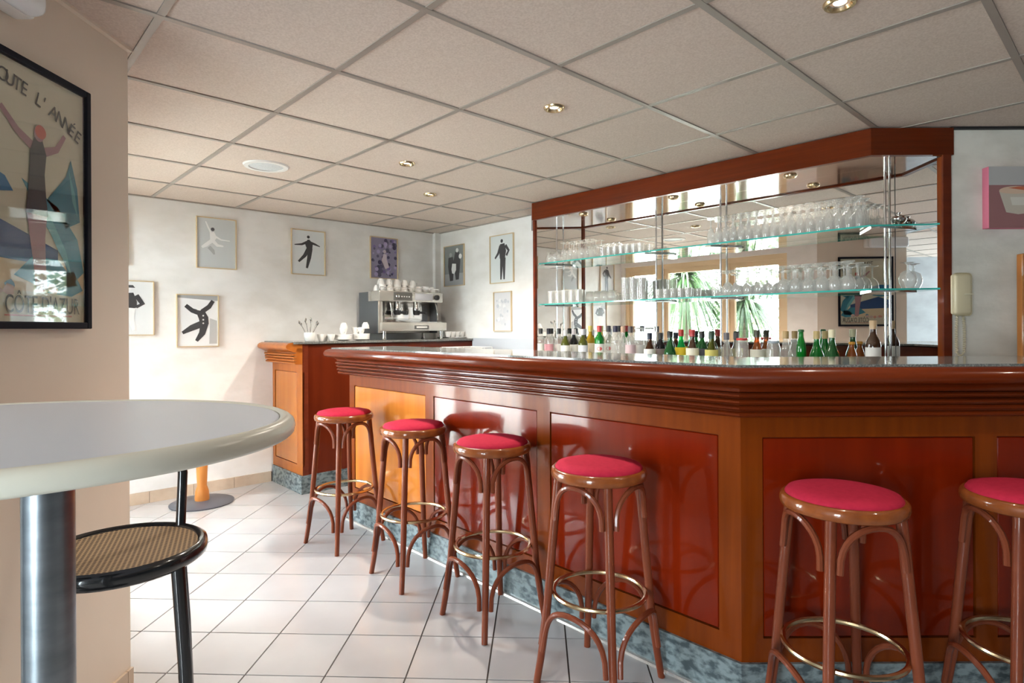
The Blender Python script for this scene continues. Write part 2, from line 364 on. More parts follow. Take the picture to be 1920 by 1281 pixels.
def simple_window(name, a, b, z0, z1):
    L = math.hypot(b[0]-a[0], b[1]-a[1]); ex = ((b[0]-a[0])/L, (b[1]-a[1])/L); ey = (-ex[1], ex[0])
    def bx(mb, s0, s1, za, zb, w0=.02, w1=.08): mb.prism([(a[0]+ex[0]*t+ey[0]*w, a[1]+ex[1]*t+ey[1]*w) for t, w in ((s0, w0), (s1, w0), (s1, w1), (s0, w1))], za, zb)
    f = MB(); bx(f, 0, .06, z0, z1); bx(f, L-.06, L, z0, z1); bx(f, .06, L-.06, z0, z0+.06); bx(f, .06, L-.06, z1-.06, z1); bx(f, L/2-.03, L/2+.03, z0+.06, z1-.06)
    o = struct(name, f, M['wframe'])
    for s0, s1 in ((.06, L/2-.03), (L/2+.03, L-.06)):
        p = MB(); bx(p, s0, s1, z0+.06, z1-.06, .045, .05); obj('pane', p, M['pane'], o, smooth=False)
    al = bpy.data.lights.new('sky_portal', 'AREA'); al.shape = 'RECTANGLE'; al.size = L; al.size_y = z1-z0; al.cycles.is_portal = True
    ao = bpy.data.objects.new('sky_portal', al); COL.objects.link(ao)
    ao.location = ((a[0]+b[0])/2+ey[0]*.12, (a[1]+b[1])/2+ey[1]*.12, (z0+z1)/2)
    ao.rotation_euler = Vector((-ey[0], -ey[1], 0)).to_track_quat('-Z', 'Y').to_euler()
simple_window('window_2_fill', (XR-6.0, YB), (XR-7.3, YB), .2, 2.1)  # unseen window added behind the camera, sized as cool fill light
al = bpy.data.lights.new('sky_portal', 'AREA'); al.shape = 'RECTANGLE'; al.size = WINQ1-WINQ0; al.size_y = WINZ-.04; al.cycles.is_portal = True
ao = bpy.data.objects.new('sky_portal', al); COL.objects.link(ao); a_ = PQ(P0-.2, (WINQ0+WINQ1)/2); ao.location = (a_[0], a_[1], 1.05)
ao.rotation_euler = Vector((U[0], U[1], 0)).to_track_quat('-Z', 'Y').to_euler()

# ------------------------------------------------------------------ bar counter
A = PQ(1.945, 3.693); C_ = (.772, 2.023); B_ = (3.9, 2.023); E0 = PQ(2.34, 3.693)
path = [B_, C_, A, E0][::-1]; path = path[::-1]
# walking B -> C -> A -> E0 the room side (outside) must be on the right: check handled by sign
def outward(path):
    dx, dy = path[1][0]-path[0][0], path[1][1]-path[0][1]; return (dy, -dx)
path = [E0, A, C_, B_]                       # E0->A->C->B, right-hand side is the customer side
bar = thing('bar_counter', 'long angled mahogany bar counter with panelled front and granite top', 'bar counter', (C_[0], C_[1], 0))
def bo(name, mb, m, par=None, smooth=True, ang=35): return obj(name, mb.mv(-C_[0], -C_[1]), m, par or bar, smooth, ang)
def rect(d0, d1, z0, z1): return [(d0, z0), (d1, z0), (d1, z1), (d0, z1)]
bo('carcass', MB().sweep(path, rect(-.36, -.014, .144, 1.135)), M['dkwood'], smooth=False)
zt0, zt1 = .906, .98
bo('top_rail', MB().sweep(path, rect(-.02, 0, zt0, .985)), M['mahog'], smooth=False)
bo('bottom_rail', MB().sweep(path, rect(-.02, 0, .144, .224)), M['mahog'], smooth=False)
bo('cornice_board', MB().sweep(path, rect(-.02, .045, .98, 1.10)), M['mahogh'], smooth=False)
def bead(z0, z1, d0, d1, n=5):
    zc, h = (z0+z1)/2, (z1-z0)/2
    return [(d0-.01, z0)]+[(d0+(d1-d0)*math.cos(a), zc+h*math.sin(a)) for a in [(-PI/2+PI*k/n) for k in range(n+1)]]+[(d0-.01, z1)]
for k in range(4):
    bo('cornice_bead', MB().sweep(path, bead(.981+.0215*k, .9995+.0215*k, .046+.003*k, .058+.004*k)), M['mahogh'])
bo('cove_moulding', MB().sweep(path, [(.04, 1.067), (.060, 1.067), (.064, 1.078), (.075, 1.088), (.10, 1.096), (.04, 1.10)]), M['mahogh'])
bo('nosing', MB().sweep(path, [(.03, 1.094), (.105, 1.094), (.119, 1.100), (.126, 1.112), (.125, 1.126), (.116, 1.140), (.100, 1.148), (.03, 1.148)]), M['mahogh'], ang=50)
bo('granite_top', MB().sweep(path, rect(-.43, .088, 1.145, 1.157)), M['granite'], smooth=False)
bo('plinth', MB().sweep(path, rect(-.34, .012, 0, .144)), M['marble'], smooth=False)
bo('floor_strip', MB().sweep(path, [(.012, 0), (.026, 0), (.024, .010), (.016, .014), (.012, .014)]), M['strip'])
def lpanel(q0, q1, m='panel'):
    mb = MB(); g = .004
    mb.rbox(-.012, -.003, q0+g, q1-g, .224+g, .906-g, .003, 1)
    mb.xf(lambda v: (*PQ(1.945-v[0]*1, v[1]), v[2])); return bo('panel', mb, M[m], smooth=False)
def lstile(q0, q1):
    mb = MB().box(0, .02, q0, q1, .224, .906); mb.xf(lambda v: (*PQ(1.945+v[0], v[1]), v[2])); return bo('stile', mb, M['mahog'], smooth=False)
LP = [(2.806, 3.627), (1.92, 2.729), (1.033, 1.84)]
for a, b in LP: lpanel(a, b, 'orangepanel_lit' if a > 2.8 else 'panel')  # panel nearest the window gets the veneer with painted-in window light
lstile(3.627, 3.693); lstile(2.729, 2.806); lstile(1.84, 1.92)
qc = -U[0]*0; qcorner = V[0]*C_[0]+V[1]*C_[1]; lstile(qcorner, 1.033)
RP = [(.846, 1.567), (1.64, 2.36), (2.435, 3.155), (3.23, 3.85)]
xs = C_[0]
for a, b in RP:
    bo('stile', MB().box(xs, a, C_[1], C_[1]+.02, .224, .906), M['mahog'], smooth=False)
    bo('panel', MB().rbox(a+.004, b-.004, C_[1]+.003, C_[1]+.012, .228, .902, .003, 1), M['panel'], smooth=False); xs = b

# ------------------------------------------------------------------ coffee counter
co = thing('coffee_counter', 'tall coffee counter along the photo wall, light wood panel painted window-bright and dark stone top', 'counter', (*PQ(1.97, 4.5), 0))
def cobj(name, mb, m, smooth=True, ang=35):
    o = PQ(1.97, 4.5); return obj(name, mb.mv(-o[0], -o[1]), m, co, smooth, ang)
cp = [PQ(1.97, Q1-.002), PQ(1.97, 4.50)]
def csweep(pr): return MB().sweep(cp, pr)
QS = 4.52
cobj('carcass', MB().prism([PQ(1.985, QS), PQ(P1-.01, QS), PQ(P1-.01, Q1-.02), PQ(1.985, Q1-.02)], .143, 1.165), M['dkwood'], smooth=False)
cobj('side_board', MB().prism([PQ(2.02, QS-.012), PQ(P1-.012, QS-.012), PQ(P1-.012, QS), PQ(2.02, QS)], .135, 1.16), M['redboard'], smooth=False)
cobj('corner_post', MB().prism([PQ(1.972, QS-.02), PQ(2.018, QS-.02), PQ(2.018, QS+.04), PQ(1.972, QS+.04)], .143, 1.165), M['dkwood'], smooth=False)
cobj('stone_top', MB().prism([PQ(1.90, QS-.035), PQ(P1-.005, QS-.035), PQ(P1-.005, Q1-.004), PQ(1.90, Q1-.004)], 1.168, 1.186), M['granite'], smooth=False)
cobj('top_rail', csweep(rect(-.02, 0, .945, 1.02)), M['cherry_lit'], smooth=False)
cobj('bottom_rail', csweep(rect(-.02, 0, .143, .217)), M['cherry_lit'], smooth=False)
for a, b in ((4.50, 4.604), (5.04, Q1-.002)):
    cobj('stile', MB().prism([PQ(1.97, a), PQ(1.99, a), PQ(1.99, b), PQ(1.97, b)], .217, .945), M['cherry_lit'], smooth=False)
cobj('panel', MB().prism([PQ(1.974, 4.61), PQ(1.984, 4.61), PQ(1.984, 5.034), PQ(1.974, 5.034)], .222, .94), M['orangepanel_lit'], smooth=False)
cobj('cornice_board', csweep(rect(-.02, .045, 1.01, 1.135)), M['cherry_lit'], smooth=False)
for k in range(4): cobj('cornice_bead', csweep(bead(1.011+.0215*k, 1.0295+.0215*k, .046+.003*k, .060+.004*k)), M['cherry_lit'])
cobj('nosing', csweep([(-.02, 1.102), (.06, 1.102), (.10, 1.122), (.118, 1.130), (.126, 1.142), (.124, 1.158), (.112, 1.170), (.09, 1.178), (-.02, 1.178)]), M['cherry_lit'], ang=50)
cobj('plinth', MB().prism([PQ(1.958, 4.495), PQ(2.6, 4.495), PQ(2.6, Q1-.02), PQ(1.958, Q1-.02)], 0, .143), M['marble'], smooth=False)

# ------------------------------------------------------------------ mirror back bar
PM = 3.65; FC = (1.793, 2.974)
cab = thing('mirrored_back_bar', 'mirrored back bar with mahogany canopy, steel poles and glass shelves', 'shelf unit', (*PQ(PM, 2), 0))
def ko(name, mb, m, par=None, smooth=False):
    o = PQ(PM, 2); return obj(name, mb.mv(-o[0], -o[1]), m, par or cab, smooth)
fp = [PQ(3.69, 3.700), PQ(3.34, 3.343), FC, (2.205, 2.974)]
ko('canopy_fascia', MB().sweep(fp, rect(-.03, 0, 2.134, CEIL-.004)), M['mahogh'])
ko('soffit', MB().prism([PQ(PM-.001, 3.63), PQ(3.355, 3.33), (FC[0]+.01, FC[1]+.015), (2.17, 2.99), (2.17, (PM-U[0]*2.17)/U[1]-.001)], 2.142, 2.155), M['soffit'])
ko('left_jamb', MB().prism([PQ(3.345, 3.315), PQ(3.345, 3.337), PQ(3.368, 3.337), PQ(3.368, 3.315)], .9955, 2.134), M['dkwood'])
ko('right_jamb', MB().box(2.162, 2.182, 2.982, 3.07, .9955, 2.134).box(2.105, 2.162, 2.9801, 2.982, 2.13, 2.134), M['mahog'])
ko('jamb_facing', MB().box(2.150, 2.19, 2.972, 2.983, .9955, 2.134), M['dkwood'])
mxr = (2.162, (PM-U[0]*2.162)/U[1])
for a, b in ((3.64, 2.36), (2.356, .93)):
    ko('mirror_panel', MB().prism([PQ(PM, a), PQ(PM, b), PQ(PM+.005, b), PQ(PM+.005, a)], .996, 2.142), M['mirror'])
ko('mirror_panel', MB().prism([PQ(PM, .926), mxr, (mxr[0], mxr[1]+.006), PQ(PM+.005, .926)], .996, 2.142), M['mirror'])
corner_sh = PQ(3.42, .98)
for z in (1.80, 1.474):
    segs = [(3.285, 2.335, z+.0), (2.335+.04, 1.86, z+.001), (1.87, None, z)]
    for a, b, zz in segs:
        if b: poly = [PQ(3.42, a+.06), PQ(3.42, b), PQ(PM-.004, b), PQ(PM-.004, a+.30)]
        else: poly = [PQ(3.42, a), corner_sh, (2.155, corner_sh[1]), (2.155, (PM-.004-U[0]*2.155)/U[1]), PQ(PM-.004, a)]
        if a == 2.375: poly = [PQ(3.42, 2.33), PQ(3.42, b), PQ(PM-.004, b), PQ(PM-.004, 2.33)]
        if not b and (corner_sh[1] > (PM-.004-U[0]*2.155)/U[1]): poly = [PQ(3.42, a), corner_sh, (2.12, corner_sh[1]-.03), (2.155, corner_sh[1]-.045), (2.155, (PM-.004-U[0]*2.155)/U[1]), PQ(PM-.004, a)]
        sh = ko('shelf', MB().prism(poly, zz-.009, zz), M['shelf'])
        if b: e = MB().prism([PQ(3.4185, a+.06 if a != 2.375 else 2.33), PQ(3.4185, b), PQ(3.42, b), PQ(3.42, a+.06 if a != 2.375 else 2.33)], zz-.009, zz)
        else:
            e = MB().sweep([PQ(3.42, a), corner_sh, (2.12, corner_sh[1]-.03), (2.155, corner_sh[1]-.045)], rect(0, .0015, zz-.009, zz))
        ko('shelf_edge', e, M['shelfedge'], sh)
        sh.children[0].matrix_parent_inverse = Matrix.Identity(4)
for q in (3.327, 2.379, 1.895, .964):
    c = PQ(3.61, q); o = ko('pole', MB().lathe([(.0062, .9955), (.0062, 2.142)], 12, c), M['chrome'], smooth=True)
    for z in (1.80, 1.474):
        t = MB().prism([PQ(3.445, q-.02), PQ(3.445, q+.02), PQ(PM-.01, q+.13), PQ(PM-.01, q-.13)], z-.017, z-.0095)
        ko('shelf_bracket', t, M['chrome'])
# canopy spotlights
def spot(name, loc, r, label, power, group, sz=1.0):
    t = thing(name, label, 'ceiling light', loc, 0, group)
    prof = [(r*.62, -.002), (r*.72, -.010), (r*.9, -.011), (r, -.004), (r, .002), (r*.62, .004)]
    obj('trim_ring', MB().lathe(prof, 24, cap=False), M['brass'], t)
    obj('reflector', MB().lathe([(r*.64, -.003), (r*.5, .008), (r*.3, .012), (.001, .013)], 20, cap=False), M['chrome'], t)
    obj('bulb', MB().lathe([(.001, -.001), (r*.38, -.001), (r*.42, .004), (r*.3, .010)], 16, cap=False), M['lampon'], t)
    l = bpy.data.lights.new('spot_lamp', 'SPOT'); l.energy = power; l.color = (1, .89, .76); l.spot_size = 2.55; l.spot_blend = .7; l.shadow_soft_size = .03
    lo = bpy.data.objects.new('spot_lamp', l); COL.objects.link(lo); lo.parent = t; lo.location = (0, 0, -.02)
for q, w in ((1.402, 'nearest the phone wall'), (2.157, 'in the middle'), (2.931, 'nearest the coffee counter')):
    spot('canopy_spotlight', (*PQ(3.48, q), 2.142), .036, 'small round spotlight under the bar canopy, ' + w, 5, 'spotlights under the canopy')
for (p, q), w in (((1.993, .651), 'large, at the top edge above the near end of the bar'), ((1.981, 1.837), 'in the middle of the ceiling above the bar bend'),
                  ((1.988, 3.048), 'above the far end of the bar, right of the white speaker'), ((2.57, 3.636), 'the farthest one, towards the coffee machine'), ((1.99, -.55), 'out above the right stools')):
    spot('ceiling_spotlight', (*PQ(p, q), CEIL+.004), .048, 'brass rimmed ceiling spotlight ' + w, 72 if q > 3.5 else 80 if q > 3 else 28 if q > 1 else 17, 'spotlights in the ceiling tiles')
for x, y in ((-2.4, -.8), (.6, -1.2), (2.6, -.6)):
    spot('ceiling_spotlight', (x, y, CEIL+.004), .048, 'brass rimmed ceiling spotlight behind the viewer, seen in the mirror', 5, 'spotlights in the ceiling tiles')
spk = thing('ceiling_speaker', 'round white loudspeaker grille set in a ceiling tile', 'speaker', (*PQ(1.387, 3.668), CEIL+.004))
obj('rim', MB().lathe([(.098, .0), (.100, -.010), (.125, -.009), (.132, 0)], 40, cap=False), M['whiteplastic'], spk)
obj('grille', MB().lathe([(.001, -.009), (.06, -.008), (.099, -.004)], 40, cap=False), mat('speaker_grille', (.55, .60, .62), .5, noise=((300, 300, 300), (.75, .78, .8), 2, .4, .6)), spk)

# back counter that carries the bottles
bc = thing('back_counter', 'low back counter below the mirror, hidden behind the bar', 'counter', (*PQ(3.2, 2), 0))
o_ = PQ(3.2, 2)
obj('worktop', MB().prism([PQ(2.98, 3.30), PQ(PM-.004, 3.30), PQ(PM-.004, 1.0), (2.14, 2.95), PQ(2.98, .2)], .965, .995).mv(-o_[0], -o_[1]), M['steeltop'], bc, smooth=False)
obj('cabinet', MB().prism([PQ(3.02, 3.28), PQ(PM-.01, 3.28), PQ(PM-.01, 1.05), (2.1, 2.93), PQ(3.02, .25)], 0, .965).mv(-o_[0], -o_[1]), M['dkwood'], bc, smooth=False)

# ------------------------------------------------------------------ bar stools
def make_stool():
    t = thing('bar_stool', '', 'stool')
    rleg = lambda z: .146+.042*max(0, min(1, (.76-z)/.46)) if z > .30 else .188+.042*((.30-z)/.30)**1.3
    obj('seat_ring', MB().lathe([(.10, .738), (.160, .736), (.170, .742), (.1735, .755), (.171, .770), (.163, .777), (.152, .775), (.10, .765)], 48), M['stoolring'], t, ang=60)
    obj('seat_cushion', MB().lathe([(.158, .766), (.1575, .778), (.150, .788), (.12, .7955), (.08, .7985), (.03, .800), (.001, .800)], 48), M['redfab'], t, ang=70)
    for k in range(4):
        a = k*PI/2; pts = []
        for z in (.745, .6, .45, .34, .24, .16, .08, .0): r = rleg(z); pts.append((r*math.cos(a), r*math.sin(a), z))
        obj('leg', MB().tube(pts, [.0155, .0155, .0155, .015, .0145, .014, .0135, .013], 12), M['stool'], t)
        for (z0, z1, n) in ((.595, .728, 'upper_brace'), (.125, .300, 'lower_brace')):
            pts = []; d = .024/rleg(z0)
            for i in range(17):
                s = i/16; th = a+d+(PI/2-2*d)*(.5-.5*math.cos(PI*s)); z = z0+(z1-z0)*math.sin(PI*s)**.75
                r = rleg(z)+.004; pts.append((r*math.cos(th), r*math.sin(th), z))
            obj(n, MB().tube(pts, .0098, 8), M['stool'], t)
    obj('foot_ring', MB().tube([(.1655*math.cos(2*PI*k/48), .1655*math.sin(2*PI*k/48), .325) for k in range(48)], .0085, 8, closed=True), M['brass'], t)
    return t
st = make_stool(); st['group'] = 'bar stools along the counter'
D = math.radians
spots = [(-1.015, 3.60, -85, 'farthest red topped bentwood bar stool, in front of the gap beside the coffee counter'),
         (-.515, 3.109, -96, 'second red topped bentwood bar stool from the far end, pinkish in the window light'),
         (-.09, 2.648, -97, 'third red topped bentwood bar stool from the far end'),
         (.312, 2.172, -86, 'red topped bentwood bar stool fourth from the far end, just left of the bar corner'),
         (.985, 1.785, -130, 'red topped bentwood bar stool standing right of the bar corner'),
         (1.55, 1.79, -140, 'rightmost red topped bentwood bar stool, cut by the picture edge')]
for i, (x, y, a, l) in enumerate(spots):
    if i == 0: st.location = (x, y, 0); st.rotation_euler = (0, 0, D(a)); st['label'] = l
    else: dup(st, (x, y, 0), D(a), l)

# ------------------------------------------------------------------ foreground oval table
TC = (-.913, .990); TR = math.atan2(.2, .98)
tb = thing('high_table', 'grey topped oval high table with moulded rim on steel posts', 'table', (TC[0], TC[1], 0), TR)
a_, b_ = .494, .390
def oval(prof, seg=96):
    mb = MB(); vs = []; n = len(prof)
    for off, z in prof:
        for k in range(seg):
            w = 2*PI*k/seg; vs.append(((a_+off)*math.cos(w), (b_+off)*math.sin(w), z))
    fs = [(i*seg+k, i*seg+(k+1) % seg, (i+1)*seg+(k+1) % seg, (i+1)*seg+k) for i in range(n-1) for k in range(seg)]
    fs += [tuple(range(seg))[::-1], tuple(range((n-1)*seg, n*seg))]
    return mb.add(vs, fs)
obj('tabletop', oval([(-.02, 1.08), (-.001, 1.08), (-.001, 1.114), (-.003, 1.1155)]), M['grey_top'], tb)
rim = oval([(-.03, 1.083), (.020, 1.083), (.026, 1.088), (.028, 1.098), (.026, 1.108), (.020, 1.114), (.013, 1.1175), (.006, 1.117), (.001, 1.1145), (.0, 1.108)])
rim.f = rim.f[:-2]
obj('rim', rim, M['grey_rim'], tb, ang=50)
for s in (1, -1):
    obj('post', MB().lathe([(.0375, .012), (.0375, 1.07)], 32, (s*.126, 0)), M['brushed'], tb)
    obj('mounting_plate', MB().rbox(s*.126-.09, s*.126+.09, -.09, .09, 1.068, 1.08, .003), M['blackmatte'], tb)
    obj('base_plate', MB().lathe([(.19, 0), (.19, .006), (.17, .012), (.04, .016)], 40, (s*.126, 0), cap=True), M['blackmatte'], tb)

# cane chair
CC = (-.950, 1.447); ch = thing('cane_bar_chair', 'black metal bar chair with round woven cane seat', 'chair', (CC[0], CC[1], 0), D(-16))
SZ = .752
obj('seat_frame', MB().lathe([(.160, SZ-.030), (.176, SZ-.034), (.186, SZ-.026), (.189, SZ-.012), (.186, SZ+.001), (.178, SZ+.006), (.170, SZ+.003), (.162, SZ-.004)], 48, cap=False), M['black'], ch, ang=50)
obj('cane_seat', MB().lathe([(.166, SZ-.008), (.170, SZ-.001), (.15, SZ-.003), (.08, SZ-.005), (.001, SZ-.006)], 48), M['cane'], ch, ang=60)
for k in range(4):
    a = k*PI/2; dx, dy = math.cos(a), math.sin(a)
    obj('leg', MB().tube([(dx*.170, dy*.170, SZ-.02), (dx*.19, dy*.19, .5), (dx*.215, dy*.215, 0)], .0155, 12), M['black'], ch)
obj('foot_ring', MB().tube([(.185*math.cos(2*PI*k/40), .185*math.sin(2*PI*k/40), .28) for k in range(40)], .007, 8, closed=True), M['black'], ch)
pts = []
for i in range(21):
    s = i/20; a = D(90+90*s); h = math.sin(PI*s)**.42; r = .178+.055*h; pts.append((r*math.cos(a), r*math.sin(a), SZ-.01+.315*h))
obj('backrest', MB().tube(pts, .0125, 12), M['black'], ch)

# small wooden pedestal table by the photo wall
pt = thing('pedestal_table', 'small round table on an orange turned wooden column with a dark disc base, partly hidden', 'table', (-2.30, 4.42, 0))
obj('base', MB().lathe([(.215, 0), (.218, .008), (.20, .016), (.06, .024)], 40), M['slate'], pt)
obj('column', MB().lathe([(.048, .02), (.05, .04), (.046, .09), (.033, .13), (.036, .2), (.043, .35), (.043, .55), (.034, .63), (.045, .668)], 24), M['pinewood'], pt)
obj('tabletop', MB().lathe([(.27, .668), (.28, .674), (.28, .69), (.274, .696)], 40), M['pinewood'], pt)

# ------------------------------------------------------------------ poster on the left wall
po = thing('framed_poster', 'large black framed seaside travel poster on the left wall', 'poster', (XP, 1.62, 1.64), 0)
# local: x out of the wall, y along wall, z up. Y from 1.333 to 1.925, z 1.27..2.03
y0, y1, z0, z1 = 1.335-1.62, 1.905-1.62, 1.285-1.64, 2.035-1.64
f = .02
obj('frame', MB().rbox(.002, .022, y0, y0+f, z0, z1, .003).rbox(.002, .022, y1-f, y1, z0, z1, .003).rbox(.002, .022, y0+f, y1-f, z0, z0+f, .003).rbox(.002, .022, y0+f, y1-f, z1-f, z1, .003), M['frame_black'], po, smooth=False)
sheet = obj('poster_sheet', MB().box(.002, .008, y0+f, y1-f, z0+f, z1-f), flat((.60, .58, .44), .35), po, smooth=False)
PW, PH = (y1-y0-2*f), (z1-z0-2*f); oy, oz = y0+f, z0+f
def pp(poly, c, lvl, name='print_area'):
    """poly in 0..1 poster coordinates"""
    n = len(poly); x = .0085+.0004*lvl
    mb = MB().add([(x, oy+u*PW, oz+v*PH) for u, v in poly], [tuple(range(n))]); return obj(name, mb, flat(c, .35), po, smooth=False)
def blob(cx_, cy_, rx, ry, n=20, a0=0, jag=0):
    return [(cx_+rx*math.cos(a0+2*PI*k/n)*(1+jag*random.uniform(-1, 1)), cy_+ry*math.sin(a0+2*PI*k/n)*(1+jag*random.uniform(-1, 1))) for k in range(n)]
pp([(0, .28), (1, .25), (1, .12), (0, .12)], (.66, .55, .36), 0)
pp([(0, .36), (.25, .42), (.62, .34), (.80, .30), (.80, .23), (0, .25)], (.025, .07, .20), 1)
pp([(0, .60), (.25, .60), (.45, .55), (.5, .5), (.3, .47), (0, .44)], (.03, .18, .36), 1)
for lf in ([(.55, .56), (.80, .48), (.95, .36), (1, .22), (.9, .16), (.82, .30), (.68, .42)], [(.72, .50), (.86, .62), (.90, .70), (.95, .58), (.97, .44), (.86, .40)], [(.0, .52), (.2, .50), (.38, .44), (.2, .42), (.0, .44)],
           [(.50, .18), (.62, .26), (.80, .26), (.95, .16), (.72, .13)], [(.72, .12), (.80, .2), (.92, .22), (.99, .14), (.9, .11)]):
    pp(lf, (.04, .24, .32), 2)
for lf in ([(.60, .53), (.74, .44), (.86, .30), (.90, .20), (.80, .30), (.66, .46)], [(.88, .66), (.93, .56), (.95, .46), (.91, .52)]): pp(lf, (.13, .42, .46), 3)
for k in range(9): pp(blob(random.uniform(.0, .98), random.uniform(.105, .16), .035, .02, 9, 0, .3), random.choice([(.60, .28, .22), (.55, .42, .38), (.08, .25, .38)]), 3+k*.1)
# plain generic bather in flat shapes
sk = (.36, .20, .22)
def lb(pts, ws, c, lvl):
    L = []; R = []
    for i, p in enumerate(pts):
        a = pts[max(i-1, 0)]; b = pts[min(i+1, len(pts)-1)]; dx, dy = b[0]-a[0], (b[1]-a[1])*PH/PW; l = math.hypot(dx, dy)
        nx, ny = -dy/l, dx/l; L.append((p[0]+nx*ws[i], p[1]+ny*ws[i]*PW/PH)); R.append((p[0]-nx*ws[i], p[1]-ny*ws[i]*PW/PH))
    pp(L+R[::-1], c, lvl)
lb([(.66, .45), (.66, .34), (.68, .24), (.70, .13)], [.062, .045, .028, .018], sk, 5)
lb([(.63, .45), (.64, .34), (.65, .24), (.655, .13)], [.052, .040, .028, .016], sk, 5.3)
lb([(.62, .70), (.52, .74), (.42, .81)], [.025, .020, .014], sk, 5)
lb([(.70, .69), (.79, .72), (.85, .79)], [.025, .018, .012], sk, 5)
lb([(.66, .74), (.66, .68), (.65, .60), (.65, .52), (.65, .43)], [.025, .055, .052, .060, .075], (.018, .020, .030), 6)
pp(blob(.665, .755, .034, .030, 16), sk, 6.4); pp(blob(.675, .766, .038, .028, 16), (.52, .10, .07), 6.6)
def text(body, size, loc, c, parent, rot=(PI/2, 0, PI/2), name='lettering', sx=1, ext=.0003, align='LEFT'):
    cu = bpy.data.curves.new(name, 'FONT'); cu.body = body; cu.size = size; cu.extrude = ext; cu.align_x = align
    tmp = bpy.data.objects.new('tmp', cu); COL.objects.link(tmp); bpy.context.view_layer.update()
    me = bpy.data.meshes.new_from_object(tmp.evaluated_get(bpy.context.evaluated_depsgraph_get())); bpy.data.objects.remove(tmp)
    me.materials.clear(); me.materials.append(flat(c, .4)); o = bpy.data.objects.new(name, me); COL.objects.link(o); o.parent = parent
    o.location = loc; o.rotation_euler = rot; o.scale = (sx, 1, 1); return o
dk = (.05, .055, .05)
text("CÔTE D'AZUR", .070, (.0112, oy+.440*PW, oz+.035*PH), dk, po, sx=.605)
pp([(.44, .022), (.90, .022), (.90, .028), (.44, .028)], (.45, .15, .12), 4)
arc = "TOUTE L'ANNÉE"
for k, chx in enumerate(arc):
    if chx == ' ': continue
    s = k/(len(arc)-1); u = .35+.565*s; v = .905-.02*s-.090*s*s
    o = text(chx, .056, (.0112, oy+u*PW, oz+v*PH), dk, po, name='letter', sx=.85)
    o.rotation_euler = (PI/2-0, 0, PI/2); o.rotation_mode = 'XYZ'
    sl = math.atan2((-.02-.18*s)*PH, .565*PW)
    o.rotation_euler = (Matrix.Rotation(PI/2, 3, 'Z') @ Matrix.Rotation(PI/2, 3, 'X') @ Matrix.Rotation(sl, 3, 'Z')).to_euler()
obj('glazing', MB().add([(.016, y0+f, z0+f), (.016, y1-f, z0+f), (.016, y1-f, z1-f), (.016, y0+f, z1-f)], [(0, 1, 2, 3)]), thin_glass('picture_glass', (.97, .97, .97), .6), po, smooth=False)

em = thing('emergency_light', 'white plastic wall fitting at the top of the left wall', 'light fitting', (XP, 1.42, 2.18))
obj('housing', MB().rbox(.0, .06, -.22, .22, -.05, .06, .012, 3), M['whiteplastic'], em)
obj('diffuser', MB().rbox(.05, .115, -.20, .20, -.06, .05, .028, 4), flat((.80, .83, .86), .2), em)

# ------------------------------------------------------------------ small framed photographs
def photo(name_label, a, b, z0, z1, wallk, draw, bgc, mat_=None):
    """wallk 0: photo wall (a..b along p), 1: right back wall (a..b along q, a is the left one)"""
    w = abs(b-a); h = z1-z0
    if wallk == 0: base = PQ((a+b)/2, Q1-.001); rz = AL+PI       # local -> x right as seen
    else: base = PQ(P1-.001, (a+b)/2); rz = AL+PI/2
    t = thing('framed_photograph', name_label, 'picture', (base[0], base[1], (z0+z1)/2), rz, 'black and white photographs in pale frames')
    # local axes: x = to the viewer's left, y = towards the room
    fw = .007
    mb = MB()
    for x0, x1, za, zb in ((-w/2, -w/2+fw, -h/2, h/2), (w/2-fw, w/2, -h/2, h/2), (-w/2+fw, w/2-fw, -h/2, -h/2+fw), (-w/2+fw, w/2-fw, h/2-fw, h/2)): mb.box(x0, x1, .0, .016, za, zb)
    obj('frame', mb, M['frame_gold'], t, smooth=False)
    obj('print', MB().box(-w/2+fw, w/2-fw, .001, .006, -h/2+fw, h/2-fw), flat(bgc, .3), t, smooth=False)
    iw, ih = w-2*fw, h-2*fw
    lv = [0]
    def shape(poly, c):
        lv[0] += 1; y = .0062+.0002*lv[0]; n = len(poly)
        mb = MB().add([((.5-u)*iw, y, (v-.5)*ih) for u, v in poly], [tuple(range(n))]); obj('print_figure', mb, flat(c, .35), t, smooth=False)
    def limb(pts, ws, c):
        L = []; R = []; k = ih/iw
        for i, p in enumerate(pts):
            A_ = pts[max(i-1, 0)]; B2 = pts[min(i+1, len(pts)-1)]; dx, dy = B2[0]-A_[0], (B2[1]-A_[1])*k; l = math.hypot(dx, dy) or 1
            nx, ny = -dy/l, dx/l; L.append((p[0]+nx*ws[i], p[1]+ny*ws[i]/k)); R.append((p[0]-nx*ws[i], p[1]-ny*ws[i]/k))
        shape(L+R[::-1], c)
    def disc(u, v, r, c): shape([(u+r*math.cos(2*PI*k/14), v+r*iw/ih*math.sin(2*PI*k/14)) for k in range(14)], c)
    draw(shape, limb, disc); return t
lg, mg, dg, bl = (.84, .85, .85), (.38, .39, .40), (.055, .055, .06), (.03, .03, .035)
def d_leap(S_, Lm, Dc):
    Lm([(.22, .93), (.28, .82), (.36, .70)], [.015, .02, .025], lg); Lm([(.42, .66), (.62, .58), (.85, .57)], [.03, .02, .012], lg)
    Lm([(.38, .72), (.42, .62), (.38, .54)], [.06, .09, .05], (.85, .85, .85)); Dc(.40, .78, .05, dg)
    Lm([(.40, .55), (.52, .46), (.68, .45)], [.05, .04, .02], lg); Lm([(.38, .55), (.22, .45), (.12, .40)], [.05, .05, .03], lg); Lm([(.30, .42), (.40, .34), (.44, .27)], [.05, .05, .02], mg)
